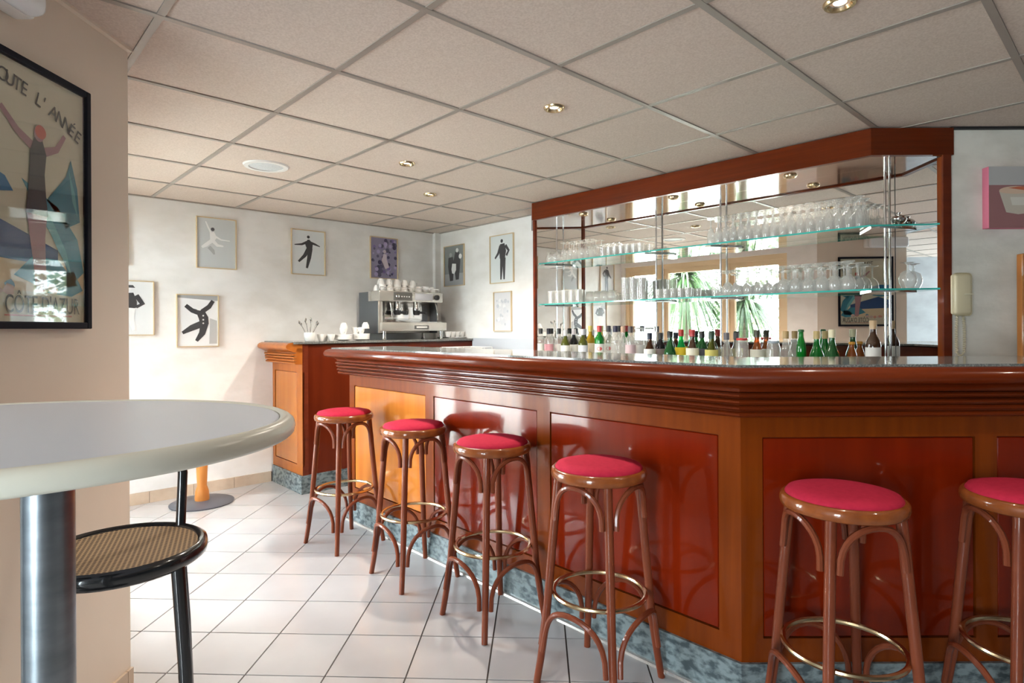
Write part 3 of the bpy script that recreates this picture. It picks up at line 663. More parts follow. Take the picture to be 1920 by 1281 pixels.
def d_dance(S_, Lm, Dc):
    Lm([(.08, .66), (.30, .68), (.46, .74)], [.012, .03, .04], dg); Lm([(.54, .74), (.72, .70), (.86, .66)], [.04, .03, .012], dg)
    Lm([(.50, .80), (.52, .70), (.54, .58)], [.03, .12, .08], dg); Dc(.50, .86, .045, dg)
    Lm([(.52, .60), (.38, .42), (.20, .28)], [.07, .05, .03], dg); Lm([(.56, .60), (.52, .38), (.45, .14)], [.07, .06, .03], dg)
def d_crowd(S_, Lm, Dc):
    r = random.Random(3)
    for k in range(60): Dc(r.random()*.9+.05, r.random()*.9+.05, r.uniform(.03, .08), r.choice([(.05, .04, .10), (.22, .16, .38), (.45, .38, .60), (.10, .09, .16)]))
    Lm([(.52, .60), (.48, .45), (.60, .25)], [.06, .10, .08], (.70, .60, .66)); Dc(.50, .66, .06, (.6, .5, .55))
def d_suit(S_, Lm, Dc):
    S_([(0, .98), (.45, .98), (.42, .78), (.0, .72)], mg); Dc(.45, .86, .07, lg); S_([(.38, .93), (.55, .93), (.6, .88), (.34, .88)], dg)
    Lm([(.42, .78), (.44, .60), (.48, .48)], [.14, .20, .16], dg); Lm([(.62, .74), (.76, .58), (.62, .52)], [.06, .06, .04], dg); Lm([(.28, .74), (.18, .62), (.40, .56)], [.05, .05, .03], dg)
    Lm([(.42, .50), (.40, .30), (.30, .08)], [.09, .07, .05], (.88, .88, .88)); Lm([(.52, .50), (.50, .30), (.58, .08)], [.08, .07, .05], (.88, .88, .88))
def d_jump(S_, Lm, Dc):
    S_([(0, 1), (1, 1), (1, .9), (0, .95)], mg); S_([(.78, .04), (.98, .04), (.98, .5), (.80, .55)], (.5, .5, .5))
    Lm([(.20, .80), (.36, .70), (.52, .66)], [.05, .06, .07], dg); Lm([(.60, .68), (.78, .78), (.88, .90)], [.06, .06, .05], dg); Dc(.52, .76, .075, lg)
    Lm([(.55, .70), (.64, .55), (.66, .42)], [.10, .12, .11], dg); Lm([(.60, .44), (.35, .36), (.12, .26)], [.09, .08, .04], dg); Lm([(.66, .44), (.60, .25), (.46, .10)], [.10, .08, .04], dg)
    for v in (.60, .52, .45): Dc(.63, v, .022, (.9, .9, .9))
def d_pair(S_, Lm, Dc):
    S_([(0, .3), (1, .3), (1, 0), (0, 0)], mg)
    Lm([(.32, .72), (.34, .50), (.36, .12)], [.12, .16, .08], dg); Lm([(.66, .84), (.64, .6), (.66, .14)], [.10, .18, .08], dg); Lm([(.5, .55), (.48, .40), (.45, .3)], [.1, .12, .06], lg)
    Dc(.32, .78, .07, mg); Dc(.66, .88, .07, lg); Dc(.82, .72, .08, lg)
def d_stand(S_, Lm, Dc):
    Dc(.50, .88, .055, dg); Lm([(.52, .82), (.54, .66), (.52, .50)], [.10, .15, .11], dg); Lm([(.44, .78), (.34, .62), (.20, .52)], [.05, .045, .03], dg)
    Lm([(.66, .78), (.80, .66), (.70, .56)], [.05, .045, .04], dg); Lm([(.50, .52), (.48, .30), (.46, .06)], [.07, .055, .03], dg); Lm([(.60, .52), (.60, .30), (.60, .06)], [.07, .055, .03], dg)
def d_faint(S_, Lm, Dc):
    r = random.Random(5)
    for k in range(26): Dc(r.random()*.7+.15, r.random()*.7+.12, r.uniform(.04, .09), r.choice([(.62, .64, .68), (.52, .55, .60), (.75, .76, .78)]))
photo('framed photograph of a figure in white leaping, top left on the back wall', 1.378, 1.678, 1.768, 2.172, 0, d_leap, (.58, .61, .62))
photo('photograph of a dark clad dancer on one leg, arms spread, middle of back wall', 2.131, 2.443, 1.762, 2.158, 0, d_dance, (.74, .78, .80))
photo('framed purple tinted photograph above the coffee machine', 2.897, 3.200, 1.768, 2.170, 0, d_crowd, (.30, .27, .40))
photo('photograph of a person in white trousers, half behind the left wall', .79, 1.089, 1.242, 1.646, 0, d_suit, (.78, .80, .82))
photo('framed photograph of a clown like figure with raised arms, lowest on the back wall', 1.237, 1.541, 1.149, 1.558, 0, d_jump, (.84, .85, .86))
photo('framed photograph edge showing beside the left wall, upper row', .62, .927, 1.754, 2.158, 0, d_stand, (.6, .6, .6))
photo('framed photograph of a couple outdoors, on the wall right of the corner', 4.975, 4.644, 1.712, 2.125, 1, d_pair, (.22, .24, .24))
photo('framed photograph of a standing figure in a dark suit, right of the couple photograph', 4.254, 3.927, 1.700, 2.148, 1, d_stand, (.72, .76, .76))
photo('pale framed photograph low beside the back bar, faint print', 4.205, 3.958, 1.254, 1.622, 1, d_faint, (.66, .67, .70))

# ------------------------------------------------------------------ coffee machine
CT = 1.186
cm0 = (2.76, 4.69)
cm = thing('coffee_machine', 'steel two group espresso machine with dark grey side panel', 'coffee machine', (*PQ(*cm0), CT), AL)
W_, D_ = .70, .34                       # local x along p, local y towards the photo wall
obj('side_panel', MB().rbox(-.012, 0, .0, D_, .055, .435, .004), M['greydark'], cm)
obj('side_panel', MB().rbox(W_-.04, W_-.028, .05, D_, .055, .36, .004), M['greydark'], cm)
obj('side_edge', MB().rbox(-.014, .03, -.014, .0, .06, .35, .005), M['machine'], cm)
obj('back_body', MB().rbox(0, W_-.04, .16, D_, .055, .43, .006), M['machine'], cm)
obj('head', MB().rbox(-.014, W_-.02, -.03, .17, .345, .440, .008), M['machine'], cm)
obj('control_panel', MB().rbox(.13, .33, -.034, -.028, .355, .430, .003), flat((.12, .12, .11), .3), cm)
obj('badge_panel', MB().rbox(.36, .56, -.034, -.029, .362, .425, .003), flat((.55, .56, .60), .3), cm)
kn = obj('steam_knob', MB().lathe([(.026, 0), (.026, .018), (.018, .028), (.001, .03)], 20).xf(lambda v: (v[0]+.60, -.034-v[2], v[1]+.392)), M['blackmatte'], cm)
obj('steam_knob', MB().lathe([(.020, 0), (.020, .014), (.014, .022), (.001, .024)], 20).xf(lambda v: (v[0]+.165, -.034-v[2], v[1]+.392)), M['chrome'], cm)
for k in range(4): obj('button', MB().lathe([(.006, 0), (.006, .005), (.001, .006)], 10).xf(lambda v, k=k: (v[0]+.215+.026*k, -.034-v[2], v[1]+.39)), M['white'], cm)
obj('splash_back', MB().rbox(.03, W_-.08, .14, .16, .15, .345, .003), M['chrome'], cm)
obj('splash_window', MB().rbox(.02, .12, .10, .14, .15, .345, .003), flat((.14, .14, .13), .35), cm)
obj('gauge', MB().lathe([(.028, 0), (.028, .008), (.022, .010), (.001, .010)], 20).xf(lambda v: (v[0]+.075, .10-v[2], v[1]+.235)), M['blackmatte'], cm)
for x in (.22, .43):
    g = obj('group_head', MB().lathe([(.036, .268), (.038, .285), (.032, .30), (.030, .348)], 24, (x, .05)), M['chrome'], cm)
    obj('portafilter', MB().lathe([(.026, .225), (.034, .24), (.034, .268)], 24, (x, .05)).tube([(x, .02, .250), (x, -.05, .246), (x, -.11, .238)], [.009, .013, .012], 10), M['blackmatte'], cm)
for x in (.10, .60):
    obj('steam_wand', MB().tube([(x, -.01, .345), (x, -.03, .31), (x+.01, -.035, .24), (x+.02, -.03, .18)], .005, 8), M['chrome'], cm)
obj('drip_tray', MB().rbox(.0, W_+.01, -.05, .17, .075, .155, .006), M['machine'], cm)
obj('tray_grate', MB().rbox(.03, W_-.03, -.03, .13, .155, .162, .002), M['chrome'], cm)
bx = MB()
obj('tray_plate', MB().rbox(.34, .50, -.054, -.048, .093, .128, .002), flat((.10, .10, .10), .3), cm)
text('COFFEE', .024, (.352, -.0550, .101), (.85, .85, .82), cm, rot=(PI/2, 0, 0), name='plate_lettering', sx=1.25) if False else obj('tray_slot', MB().rbox(.36, .48, -.056, -.053, .103, .119, .001), M['whiteplastic'], cm)
for x in (.03, W_-.05):
    for y in (-.02, .28): obj('foot', MB().lathe([(.016, 0), (.020, .004), (.016, .02), (.016, .076)], 16, (x+.01, y)), M['chrome'], cm)
obj('cup_rail', MB().tube([(0, -.02, .47), (W_-.06, -.02, .47)], .004, 6).tube([(0, -.02, .44), (0, -.02, .47)], .003, 6).tube([(W_-.06, -.02, .44), (W_-.06, -.02, .47)], .003, 6), M['chrome'], cm)

def cup_mesh(r=.033, h=.055):
    mb = MB().lathe([(r*.55, 0), (r*.6, .004), (r*.85, h*.4), (r, h*.9), (r, h), (r*.93, h), (r*.9, h*.85), (r*.76, h*.4), (r*.5, .008), (.001, .008)], 18)
    mb.tube([(r*.8+.0, 0, h*.80), (r+.014, 0, h*.78), (r+.018, 0, h*.55), (r+.008, 0, h*.32), (r*.75, 0, h*.28)], .003, 6)
    return mesh_of(mb, 'cup', M['white'])
CUP = cup_mesh(); CUPINV = mesh_of(MB().lathe([(.034, 0), (.034, .004), (.028, .035), (.018, .052), (.019, .056), (.001, .054)], 18).tube([(.03, 0, .012), (.046, 0, .014), (.048, 0, .028), (.028, 0, .036)], .003, 6), 'cup', M['white'])
def inst(me, name, loc, rz, label, cat, group):
    o = bpy.data.objects.new(name, me); COL.objects.link(o); o.location = loc; o.rotation_euler = (0, 0, rz); return tag(o, label, cat, group)
k = 0
for i in range(8):
    for j in range(2):
        c = PQ(cm0[0]+.05+.078*i, cm0[1]+.03+.088*j); inst(CUPINV if (i+j) % 2 else CUP, 'coffee_cup', (c[0], c[1], CT+.441), random.uniform(0, 6), 'white china cup on top of the coffee machine', 'cup', 'cups on top of the coffee machine')
for i in range(5):
    c = PQ(cm0[0]+.06+.085*i, cm0[1]+.07); inst(CUPINV, 'coffee_cup', (c[0], c[1], CT+.497), random.uniform(0, 6), 'white china cup in the upper layer on the coffee machine', 'cup', 'upper layer of cups on the coffee machine')
SAUCER = mesh_of(MB().lathe([(.035, 0), (.045, .002), (.072, .0075), (.0735, .011), (.071, .0135), (.04, .007), (.001, .006)], 28), 'saucer', M['white'])
for n_, (p, q, num) in enumerate(((2.60, 4.72, 8), (2.44, 4.74, 7))):
    for k in range(num):
        c = PQ(p+random.uniform(-.002, .002), q); inst(SAUCER, 'saucer', (c[0], c[1], CT+.0062*k), 0, 'white saucer in the %s stack left of the coffee machine' % ('right' if n_ == 0 else 'left'), 'saucer', 'saucers in the %s stack' % ('right' if n_ == 0 else 'left'))
for (p, q, z) in ((2.60, 4.72, .057), (2.63, 4.70, .100), (2.56, 4.75, .057), (2.44, 4.74, .05), (2.45, 4.75, .098)):
    c = PQ(p, q); inst(CUPINV if z > .06 else CUP, 'coffee_cup', (c[0], c[1], CT+z), random.uniform(0, 6), 'white china cup on the saucer stacks left of the coffee machine', 'cup', 'cups on the saucer stacks')
for (p, q) in ((2.32, 4.72), (2.30, 4.80), (2.24, 4.74)):
    c = PQ(p, q); inst(CUP, 'coffee_cup', (c[0], c[1], CT), random.uniform(0, 6), 'white china cup between the cutlery pot and the saucers', 'cup', 'cups near the cutlery pot')
for i in range(4):
    for j in range(2):
        c = PQ(3.50+.055*i, 4.66+.08*j); inst(CUP, 'coffee_cup', (c[0], c[1], CT+.012), random.uniform(0, 6), 'white china cup on the tray right of the coffee machine', 'cup', 'cups on the tray right of the machine')
c = PQ(3.585, 4.70)
ty = thing('cup_tray', 'small pale tray with cups right of the coffee machine', 'tray', (c[0], c[1], CT), AL)
obj('tray_base', MB().rbox(-.115, .105, -.09, .09, 0, .006, .002), M['steeltop'], ty)
obj('tray_rim', MB().tube([(-.115, -.09, .012), (.105, -.09, .012), (.105, .09, .012), (-.115, .09, .012)], .004, 6, closed=True), M['chrome'], ty)
# cutlery pot
c = PQ(2.14, 4.74); cu = thing('cutlery_pot', 'white pot holding teaspoons at the left end of the coffee counter', 'pot', (c[0], c[1], CT))
obj('pot', MB().lathe([(.035, 0), (.042, .01), (.045, .07), (.042, .07), (.038, .012), (.001, .01)], 24), M['white'], cu)
for k in range(9):
    a = 2*PI*k/9+.3; rr = .02; tp = .055+.01*(k % 3); t_ = (tp*math.cos(a), tp*math.sin(a), .125+.012*(k % 4))
    c2 = PQ(2.14, 4.74)
    o = obj('teaspoon', MB().tube([(rr*.4*math.cos(a)-.002, rr*.4*math.sin(a), .015), (t_[0]*.8, t_[1]*.8, t_[2]-.02), t_, (t_[0]*1.12, t_[1]*1.12, t_[2]+.018), (t_[0]*1.2, t_[1]*1.2, t_[2]+.03)], [.002, .002, .003, .010, .002], 8), M['chrome'])
    o.location = (c2[0], c2[1], CT); tag(o, 'steel teaspoon standing in the white pot on the coffee counter', 'spoon', 'teaspoons in the pot')

# glass washer behind the bar end
gw = thing('glass_washer', 'low steel cabinet behind the far bar end, below the pale dado', 'dishwasher', (*PQ(3.38, 4.22), 0), AL)
obj('cabinet', MB().rbox(-.25, .25, -.25, .25, .02, 1.05, .008), M['steeltop'], gw)
obj('door', MB().rbox(-.265, -.25, -.23, .23, .30, .98, .006), M['machine'], gw)
obj('handle', MB().tube([(-.265, -.15, .93), (-.295, -.15, .93), (-.295, .15, .93), (-.265, .15, .93)], .007, 8), M['chrome'], gw)
rk = thing('dish_rack', 'small white wire rack standing on the steel cabinet behind the bar', 'rack', (*PQ(3.38, 4.22), 1.051), AL)
for z in (.006, .062):
    obj('rail', MB().tube([(-.17, -.15, z), (.17, -.15, z), (.17, .15, z), (-.17, .15, z)], .005, 6, closed=True), M['whiteplastic'], rk)
for x in (-.17, -.08, .08, .17):
    for y in (-.15, .15): obj('upright', MB().tube([(x, y, .006), (x, y, .062)], .004, 6), M['whiteplastic'], rk)
for k, (x, y) in enumerate(((-.10, -.05), (0, -.05), (.10, -.05), (-.05, .06), (.06, .06))):
    c = PQ(3.38+x, 4.22+y); inst(CUP, 'coffee_cup', (c[0], c[1], 1.0525), k*1.3, 'white china cup inside the wire rack behind the bar', 'cup', 'cups in the wire rack')

# ------------------------------------------------------------------ glasses on the shelves
def gl(prof, name='glass'): return mesh_of(MB().lathe(prof, 14, cap=False), name, M['glassbody'], ang=80)
FLUTE = gl([(.0205, 0), (.0235, .035), (.0225, .06), (.012, .088), (.0035, .10), (.0032, .148), (.008, .152), (.0238, .156), (.0238, .158), (.001, .158)])
FLUTE2 = gl([(.020, 0), (.021, .05), (.017, .075), (.0035, .09), (.0032, .13), (.008, .134), (.026, .138), (.001, .139)])
WINE = gl([(.029, 0), (.034, .022), (.033, .048), (.022, .072), (.0045, .084), (.0038, .140), (.010, .146), (.032, .150), (.032, .152), (.001, .152)])
BALLOON = gl([(.026, 0), (.040, .030), (.042, .055), (.032, .082), (.006, .096), (.005, .124), (.014, .130), (.036, .134), (.001, .136)])
TUMBLER = gl([(.001, .004), (.026, .004), (.028, 0), (.033, .098), (.0315, .098), (.026, .01)])
TALL = gl([(.001, .005), (.026, .005), (.027, 0), (.032, .158), (.0305, .158), (.026, .012)])
SMALL = gl([(.022, 0), (.030, .012), (.031, .04), (.022, .062), (.006, .068), (.022, .076), (.001, .078)])
SHOT = gl([(.001, .006), (.018, .006), (.020, 0), (.025, .062), (.0235, .062), (.018, .012)])
ORD = 'first second third fourth fifth sixth seventh eighth ninth tenth eleventh twelfth thirteenth fourteenth fifteenth sixteenth seventeenth eighteenth nineteenth twentieth'.split()
def row(me, name, p0, q0, q1, dq, rows, dp, z, label, cat, group):
    n = int(abs(q0-q1)/dq)
    for i in range(n+1):
        for j in range(rows):
            q = q0-(dq*i if q1 < q0 else -dq*i)+(j % 2)*dq*.5; p = p0+dp*j
            c = PQ(p+random.uniform(-.002, .002), q+random.uniform(-.002, .002))
            lb1 = (ORD[i]+' from left in the front row, '+label) if j == 0 else 'in the %s, %s' % ('back row' if j == rows-1 else 'middle row', label)
            inst(me, name, (c[0], c[1], z), random.uniform(0, 6), lb1, cat, group)
ZU, ZL = 1.8015, 1.4755
row(FLUTE, 'champagne_flute', 3.44, 1.87, .99, .049, 4, .047, ZU, 'flute on the upper shelf, right half', 'glass', 'flutes on the right half of the upper shelf')
row(SMALL, 'dessert_glass', 3.445, 3.25, 3.16, .066, 3, .066, ZU, 'small stemmed glass, upper shelf left end', 'glass', 'small glasses at the left end of the upper shelf')
row(FLUTE2, 'liqueur_glass', 3.445, 3.10, 2.78, .056, 3, .056, ZU, 'slim stemmed glass, upper shelf, left part', 'glass', 'slim glasses on the left part of the upper shelf')
row(SHOT, 'shot_glass', 3.445, 2.72, 2.36, .054, 3, .056, ZU, 'short glass, upper shelf, left of second pole', 'glass', 'short glasses on the upper shelf')
row(WINE, 'wine_glass', 3.455, 1.84, 1.04, .068, 3, .068, ZL, 'wine glass on the lower shelf, right half', 'glass', 'wine glasses on the right half of the lower shelf')
row(TUMBLER, 'tumbler', 3.455, 3.24, 2.92, .070, 2, .075, ZL, 'tumbler at lower shelf\'s left end', 'glass', 'tumblers at the left end of the lower shelf')
row(SMALL, 'sundae_glass', 3.455, 2.85, 2.60, .066, 2, .075, ZL, 'bowl glass, lower shelf, beside the tumblers', 'glass', 'bowl glasses on the lower shelf')
row(TALL, 'tall_glass', 3.455, 2.53, 2.36, .068, 2, .075, ZL, 'tall highball glass, lower shelf', 'glass', 'tall glasses on the lower shelf')
row(SHOT, 'short_tumbler', 3.455, 2.26, 1.98, .056, 3, .06, ZL, 'short glass, lower shelf, right of second pole', 'glass', 'short glasses on the lower shelf')
inst(BALLOON, 'brandy_glass', (2.045, 3.083, ZL), 0, 'single round brandy glass upside down at the right end of the lower shelf', 'glass', None)
c = (2.00, 3.085)
sb = thing('sugar_shaker', 'small shiny steel bowl with lid at the right end of the upper shelf', 'bowl', (c[0], c[1], ZU))
obj('bowl', MB().lathe([(.012, 0), (.02, .004), (.034, .022), (.036, .034)], 20), M['chrome'], sb)
obj('lid', MB().lathe([(.037, .034), (.030, .046), (.012, .054), (.008, .058), (.012, .066), (.001, .070)], 20), M['chrome'], sb)

# ------------------------------------------------------------------ bottles
def bottle(x, top, kind, body, cap, lab, label, deep=0, round_logo=None):
    p = 3.585-.10*deep
    a = (x-960)/1119.8; q = p*(V[0]*a+V[1])/(U[0]*a+U[1]); c = PQ(p, q); Y = c[1]
    ztop = EYE-(top-616.5+.0051*(x-960)*1.0)*Y/1119.8; zb = .995; h = ztop-zb
    t = thing('bottle', label, 'bottle', (c[0], c[1], zb), 0, 'bottles on the back counter')
    R = {'wine': .036, 'spirit': .036, 'cone': .040, 'small': .026, 'jar': .038}[kind]
    if kind == 'wine': pr = [(R*.8, 0), (R, .006), (R, h*.60), (R*.9, h*.66), (R*.45, h*.76), (.0135, h*.82), (.0135, h-.012), (.015, h-.01), (.015, h-.004)]
    elif kind == 'spirit': pr = [(R*.85, 0), (R, .006), (R, h*.64), (R*.94, h*.70), (R*.6, h*.76), (.0145, h*.80), (.0135, h-.012), (.0155, h-.008)]
    elif kind == 'cone': pr = [(R*.85, 0), (R, .006), (R, h*.42), (R*.9, h*.5), (R*.55, h*.64), (.015, h*.76), (.013, h-.012), (.0155, h-.008)]
    elif kind == 'small': pr = [(R*.85, 0), (R, .004), (R, h*.6), (R*.85, h*.7), (.013, h*.84), (.012, h-.01), (.0135, h-.006)]
    else: pr = [(R*.85, 0), (R, .004), (R, h*.8), (R*.8, h*.92), (R*.8, h-.008)]
    bm_ = thin_glass if body == 'clear' else None
    if body == 'clear': m = M['glassbody']
    else: m = bottle_mat(body)
    obj('body', MB().lathe(pr, 18), m, t, ang=50)
    rc = pr[-1][0]+.002; ch_ = .045 if kind in ('wine', 'spirit', 'cone') else .014
    obj('cap', MB().lathe([(rc, h-ch_), (rc+.0006, h-.004), (rc-.002, h), (.001, h)], 16), flat(cap, .3), t)
    if lab:
        z0_ = h*.20 if kind != 'small' else h*.25
        lb_ = obj('label', MB().lathe([(R+.0006, z0_), (R+.0006, h*.56)], 18, cap=False), flat(lab, .6), t)
        if round_logo:
            d = Vector((-c[0], -c[1], 0)).normalized(); ang_ = math.atan2(d.y, d.x); vs = []
            for k in range(14):
                w = 2*PI*k/14; aa = ang_+.55*math.cos(w); vs.append(((R+.0014)*math.cos(aa), (R+.0014)*math.sin(aa), h*.44+.014*math.sin(w)))
            obj('emblem', MB().add(vs, [tuple(range(14))]), flat(round_logo, .5), lb_, smooth=False)
    return t
_bm = {}
def bottle_mat(c):
    if c in _bm: return _bm[c]
    m = thin_glass('bottle_glass_%d' % len(_bm), tuple(min(1, v*1.3+.02) for v in c), .6, body=.45, bodycol=c); _bm[c] = m; return m
G1, G2, G3, BR, OR, DK, YE, OL = (.01, .30, .04), (.02, .16, .04), (.01, .5, .12), (.10, .04, .015), (.42, .12, .02), (.015, .015, .02), (.55, .38, .02), (.14, .16, .02)
wl = (.75, .75, .72)
BL = [(1014, 616, 'spirit', 'clear', (.03, .03, .03), (.70, .72, .66), 'clear spirit bottle with black cap at the far left end of the row'),
 (1029, 616, 'spirit', 'clear', (.02, .02, .03), (.72, .35, .40), 'clear bottle with black cap and pinkish label, second from the left end'),
 (1048, 616, 'wine', 'clear', (.03, .03, .03), wl, 'clear bottle with black cap just right of the first steel pole'),
 (1060, 619, 'wine', OL, (.5, .5, .52), wl, 'olive green wine bottle with silver cap, left of the blackish one', 1),
 (1076, 617, 'wine', DK, (.45, .42, .45), wl, 'nearly black wine bottle with grey cap and white label', 1),
 (1093, 617, 'wine', OL, (.5, .5, .55), (.65, .68, .75), 'olive bottle with silver cap and bluish white label, left of the yellow bottle', 1),
 (1107, 611, 'wine', YE, (.5, .40, .1), (.78, .66, .48), 'golden yellow liqueur bottle', 1),
 (1124, 611, 'spirit', G1, (.42, .05, .05), wl, 'bright green bottle with red cap and round red emblem', 1, (.6, .12, .12)),
 (1141, 611, 'spirit', 'clear', (.05, .05, .06), wl, 'clear bottle with dark cap and round reddish emblem right of the green one', 1, (.6, .2, .2)),
 (1154, 611, 'spirit', 'clear', (.03, .03, .06), None, 'clear bottle with blue black cap below the tall glasses'),
 (1168, 612, 'wine', 'clear', (.55, .35, .25), None, 'clear slim bottle with tan cap left of the second pole'),
 (1182, 612, 'spirit', 'clear', (.10, .08, .08), (.60, .45, .48), 'clear bottle with brown cap and mauve label', 1),
 (1198, 614, 'jar', 'clear', (.7, .7, .7), wl, 'wide white labelled clear bottle left of the dark brown bottle', 1),
 (1218, 624, 'cone', BR, (.015, .02, .04), wl, 'dark brown bottle with black cap and white label at the second pole', 1),
 (1238, 624, 'wine', DK, (.03, .03, .03), (.25, .2, .2), 'black bottle with black cap right of the second pole', 1),
 (1256, 621, 'cone', G2, (.015, .02, .02), None, 'dark green bottle with black cap left of the brightest green bottle', 1),
 (1277, 618, 'cone', G3, (.45, .04, .03), (.85, .62, .03), 'vivid green bottle with red cap and yellow label', 1),
 (1298, 618, 'cone', BR, (.40, .03, .03), (.75, .72, .60), 'brown bottle with red cap and cream label', 1),
 (1316, 621, 'wine', G2, (.03, .03, .03), (.10, .10, .12), 'dark green bottle with black cap and dark label left of the third pole', 1),
 (1334, 622, 'cone', OL, (.02, .05, .03), (.60, .55, .15), 'olive bottle with black cap and yellow label at the third pole', 1),
 (1362, 624, 'cone', 'clear', (.16, .15, .17), None, 'clear bottle with grey cap right of the third pole', 1),
 (1391, 634, 'jar', 'clear', (.55, .05, .05), None, 'short clear bottle with red cap', 1),
 (1419, 619, 'cone', OR, (.05, .05, .03), (.80, .78, .66), 'amber orange bottle with dark cap', 1),
 (1450, 639, 'jar', 'clear', (.35, .40, .45), None, 'short clear jar with grey blue lid right of the amber bottle', 1),
 (1473, 621, 'cone', 'clear', (.50, .34, .15), None, 'clear bottle with gold cap left of the green bottles', 1),
 (1502, 618, 'small', G1, (.02, .12, .03), None, 'slim bright green bottle with dark green cap, leftmost of the green group', 1),
 (1531, 621, 'cone', G1, (.60, .45, .2), None, 'cone shouldered green bottle with gold foil, second of the green group', 1),
 (1560, 618, 'cone', G2, (.72, .66, .45), None, 'cone shouldered green bottle with cream foil, right end of the green group', 1),
 (1597, 641, 'small', OR, (.62, .30, .04), None, 'small brown bottle with orange cap left of the corked bottle', 1),
 (1637, 601, 'wine', BR, (.55, .38, .22), wl, 'dark bottle with long neck, cork and white label at the fourth pole', 1)]
for i, b in enumerate(BL): bottle(*b[:7], i % 2, *b[8:])

# ------------------------------------------------------------------ right wall: phone, canvas, board
ph = thing('wall_telephone', 'cream wall telephone with hanging coiled cord beside the mirror frame', 'telephone', (2.222, YW, 1.437))
obj('wall_plate', MB().rbox(-.040, .040, -.035, 0, -.100, .100, .012, 3), M['cream'], ph)
hs = MB().rbox(-.046, .046, -.075, -.036, -.106, .106, .018, 4)
hs.xf(lambda v: (v[0], v[1]+.016*(abs(v[2])/.106)**3*(1 if v[1] < -.06 else 0), v[2]))
obj('handset', hs, M['cream'], ph)
obj('handset_seam', MB().rbox(-.004, .040, -.0765, -.0745, -.002, .002, .0008, 1), flat((.85, .80, .62), .3), ph)
pts = []
for k in range(260):
    t = k/259; s = t*2 if t < .5 else 2-2*t
    zz = -.105-.205*s; xx = -.012 if t < .5 else .018; xx += (-.004 if t < .5 else .006)*math.sin(s*3)
    if s > .9: xx = -.012+(.03)*((t-.45)/.1)
    w = k*.9; pts.append((xx+.0055*math.cos(w), -.035+.0055*math.sin(w), zz))
obj('coiled_cord', MB().tube(pts, .0022, 5), M['cream'], ph)
cv = thing('ice_cream_canvas', 'pink edged canvas print showing a cup of ice cream on the right wall', 'picture', (2.60, YW, 1.918))
obj('canvas_box', MB().box(-.235, .235, -.042, -.001, -.152, .152), M['pink'], cv, smooth=False)
def cvp(poly, c, l, n='print_area'): return obj(n, MB().add([(x, -.0422-.0003*l, z) for x, z in poly], [tuple(range(len(poly)))]), flat(c, .5), cv, smooth=False)
cvp([(-.235, -.152), (.235, -.152), (.235, .060), (-.235, .060)], (.34, .16, .16), 1)
cvp([(-.235, .060), (.235, .060), (.235, .152), (-.235, .152)], (.50, .49, .48), 1)
cvp([(-.150, -.075), (-.09, -.085), (-.045, -.080), (-.02, .030), (-.185, .030)], (.62, .55, .46), 2)
cvp([(-.12, -.04), (-.06, -.04), (-.05, .0), (-.13, .0)], (.74, .70, .62), 3)
cvp([(-.185, .030)]+[(-.103+.083*math.cos(a), .030+.024*math.sin(a)) for a in [PI-PI*k/12 for k in range(1, 12)]]+[(-.02, .030)]+[(-.103+.083*math.cos(a), .030-.014*math.sin(a)) for a in [PI*k/10 for k in range(1, 10)]], (.72, .52, .38), 4)
cvp([(-.14, .045), (-.03, .030), (.03, .034), (.03, .050), (-.09, .052)], (.62, .16, .08), 5)
bd = thing('wooden_board', 'upright orange brown wooden board at the right picture edge', 'board', (2.72, YW-.05, 0))
obj('board', MB().rbox(-.215, .3, -.02, .015, 0, 1.635, .004), M['pinewood'], bd, smooth=False)
obj('edge_strip', MB().rbox(-.218, -.19, -.028, -.02, 0, 1.635, .003), wood('board_edge', (.42, .17, .05), (.34, .12, .04)), bd, smooth=False)
obj('knob', MB().lathe([(.012, 0), (.012, .012), (.018, .02), (.014, .03), (.001, .032)], 16).xf(lambda v: (v[0]-.17, -.028-v[2], v[1]+1.13)), M['blackmatte'], bd)

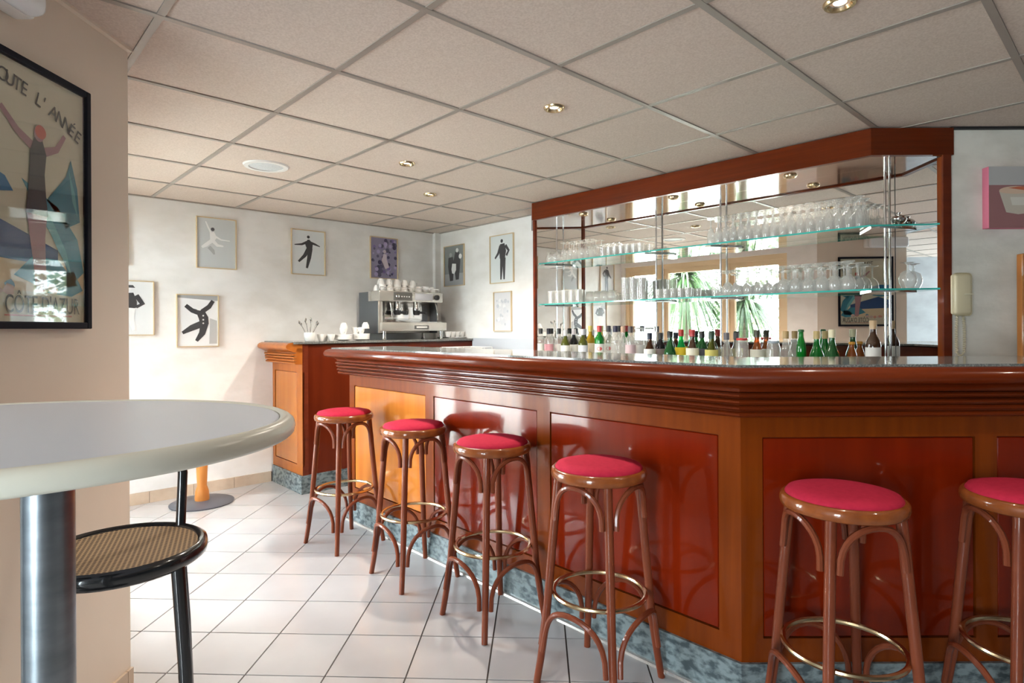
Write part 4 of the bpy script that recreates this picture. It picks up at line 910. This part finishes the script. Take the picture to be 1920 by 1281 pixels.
# ------------------------------------------------------------------ outside
struct('terrace', MB().box(-14, XL-.22, -6, 12, -.12, -.06).prism([PQ(P0-.16, 1.9), PQ(P0-.16, 9), PQ(-9, 9), PQ(-9, 2.3), PQ(-1.5, 2.3)], -.10, -.05), M['terrace'])
def yucca(loc, h, n, L, label, seed):
    r = random.Random(seed); t = thing('yucca_tree', label, 'tree', loc, 0, 'yucca trees outside the window')
    obj('trunk', MB().tube([(0, 0, 0), (.03, .02, h*.5), (0, 0, h)], [.09, .07, .06], 8), M['trunk'], t)
    mb = MB()
    for k in range(n):
        a = r.uniform(0, 2*PI); e = r.uniform(-.5, 1.3); w = .018; pts = []
        for i in range(6):
            s = i/5; rr = L*s*math.cos(e*(1-s*.3)); z = h+L*s*math.sin(e)-L*.75*s*s
            pts.append((rr*math.cos(a), rr*math.sin(a), z))
        ww = [.7, 1, 1, .8, .5, .05]; vs = []
        for i, p in enumerate(pts): vs += [(p[0]-math.sin(a)*w*ww[i], p[1]+math.cos(a)*w*ww[i], p[2]), (p[0]+math.sin(a)*w*ww[i], p[1]-math.cos(a)*w*ww[i], p[2])]
        mb.add(vs, [(2*i, 2*i+1, 2*i+3, 2*i+2) for i in range(5)])
    obj('leaves', mb, M['foliage'], t)
def outp(px, p):
    a = (px-960)/1119.8; q = (2*PM-p)*(V[0]*a+V[1])/(U[0]*a+U[1]); return PQ(p, q)
x, y = outp(1285, -1.6); yucca((x, y, -.05), 2.15, 420, 1.05, 'green yucca tree outside, reflected in the mirror between the poles', 1)
x, y = outp(1395, -1.9); yucca((x, y, -.05), 1.75, 260, .80, 'lower yucca tree outside, reflected right of the third pole', 2)
r = random.Random(9); hd = MB()
for k in range(2600):
    p, q = r.uniform(-6.2, -5.4), r.uniform(2.5, 8.5); z = r.uniform(0, 2.7); c = PQ(p, q); a, b = r.uniform(0, 6), r.uniform(0, 6); s = .09
    d1 = Vector((math.cos(a), math.sin(a), .3*math.sin(b)))*s; d2 = Vector((-.3*math.sin(a), .3*math.cos(a), math.cos(b)))*s*.6; C0 = Vector((c[0], c[1], z))
    hd.add([C0-d1, C0-d2, C0+d1, C0+d2], [(0, 1, 2, 3)])
h_ = obj('hedge', hd, M['hedge'], smooth=False); tag(h_, 'sunlit hedge beyond the terrace, seen in the mirror', 'hedge'); h_['kind'] = 'stuff'
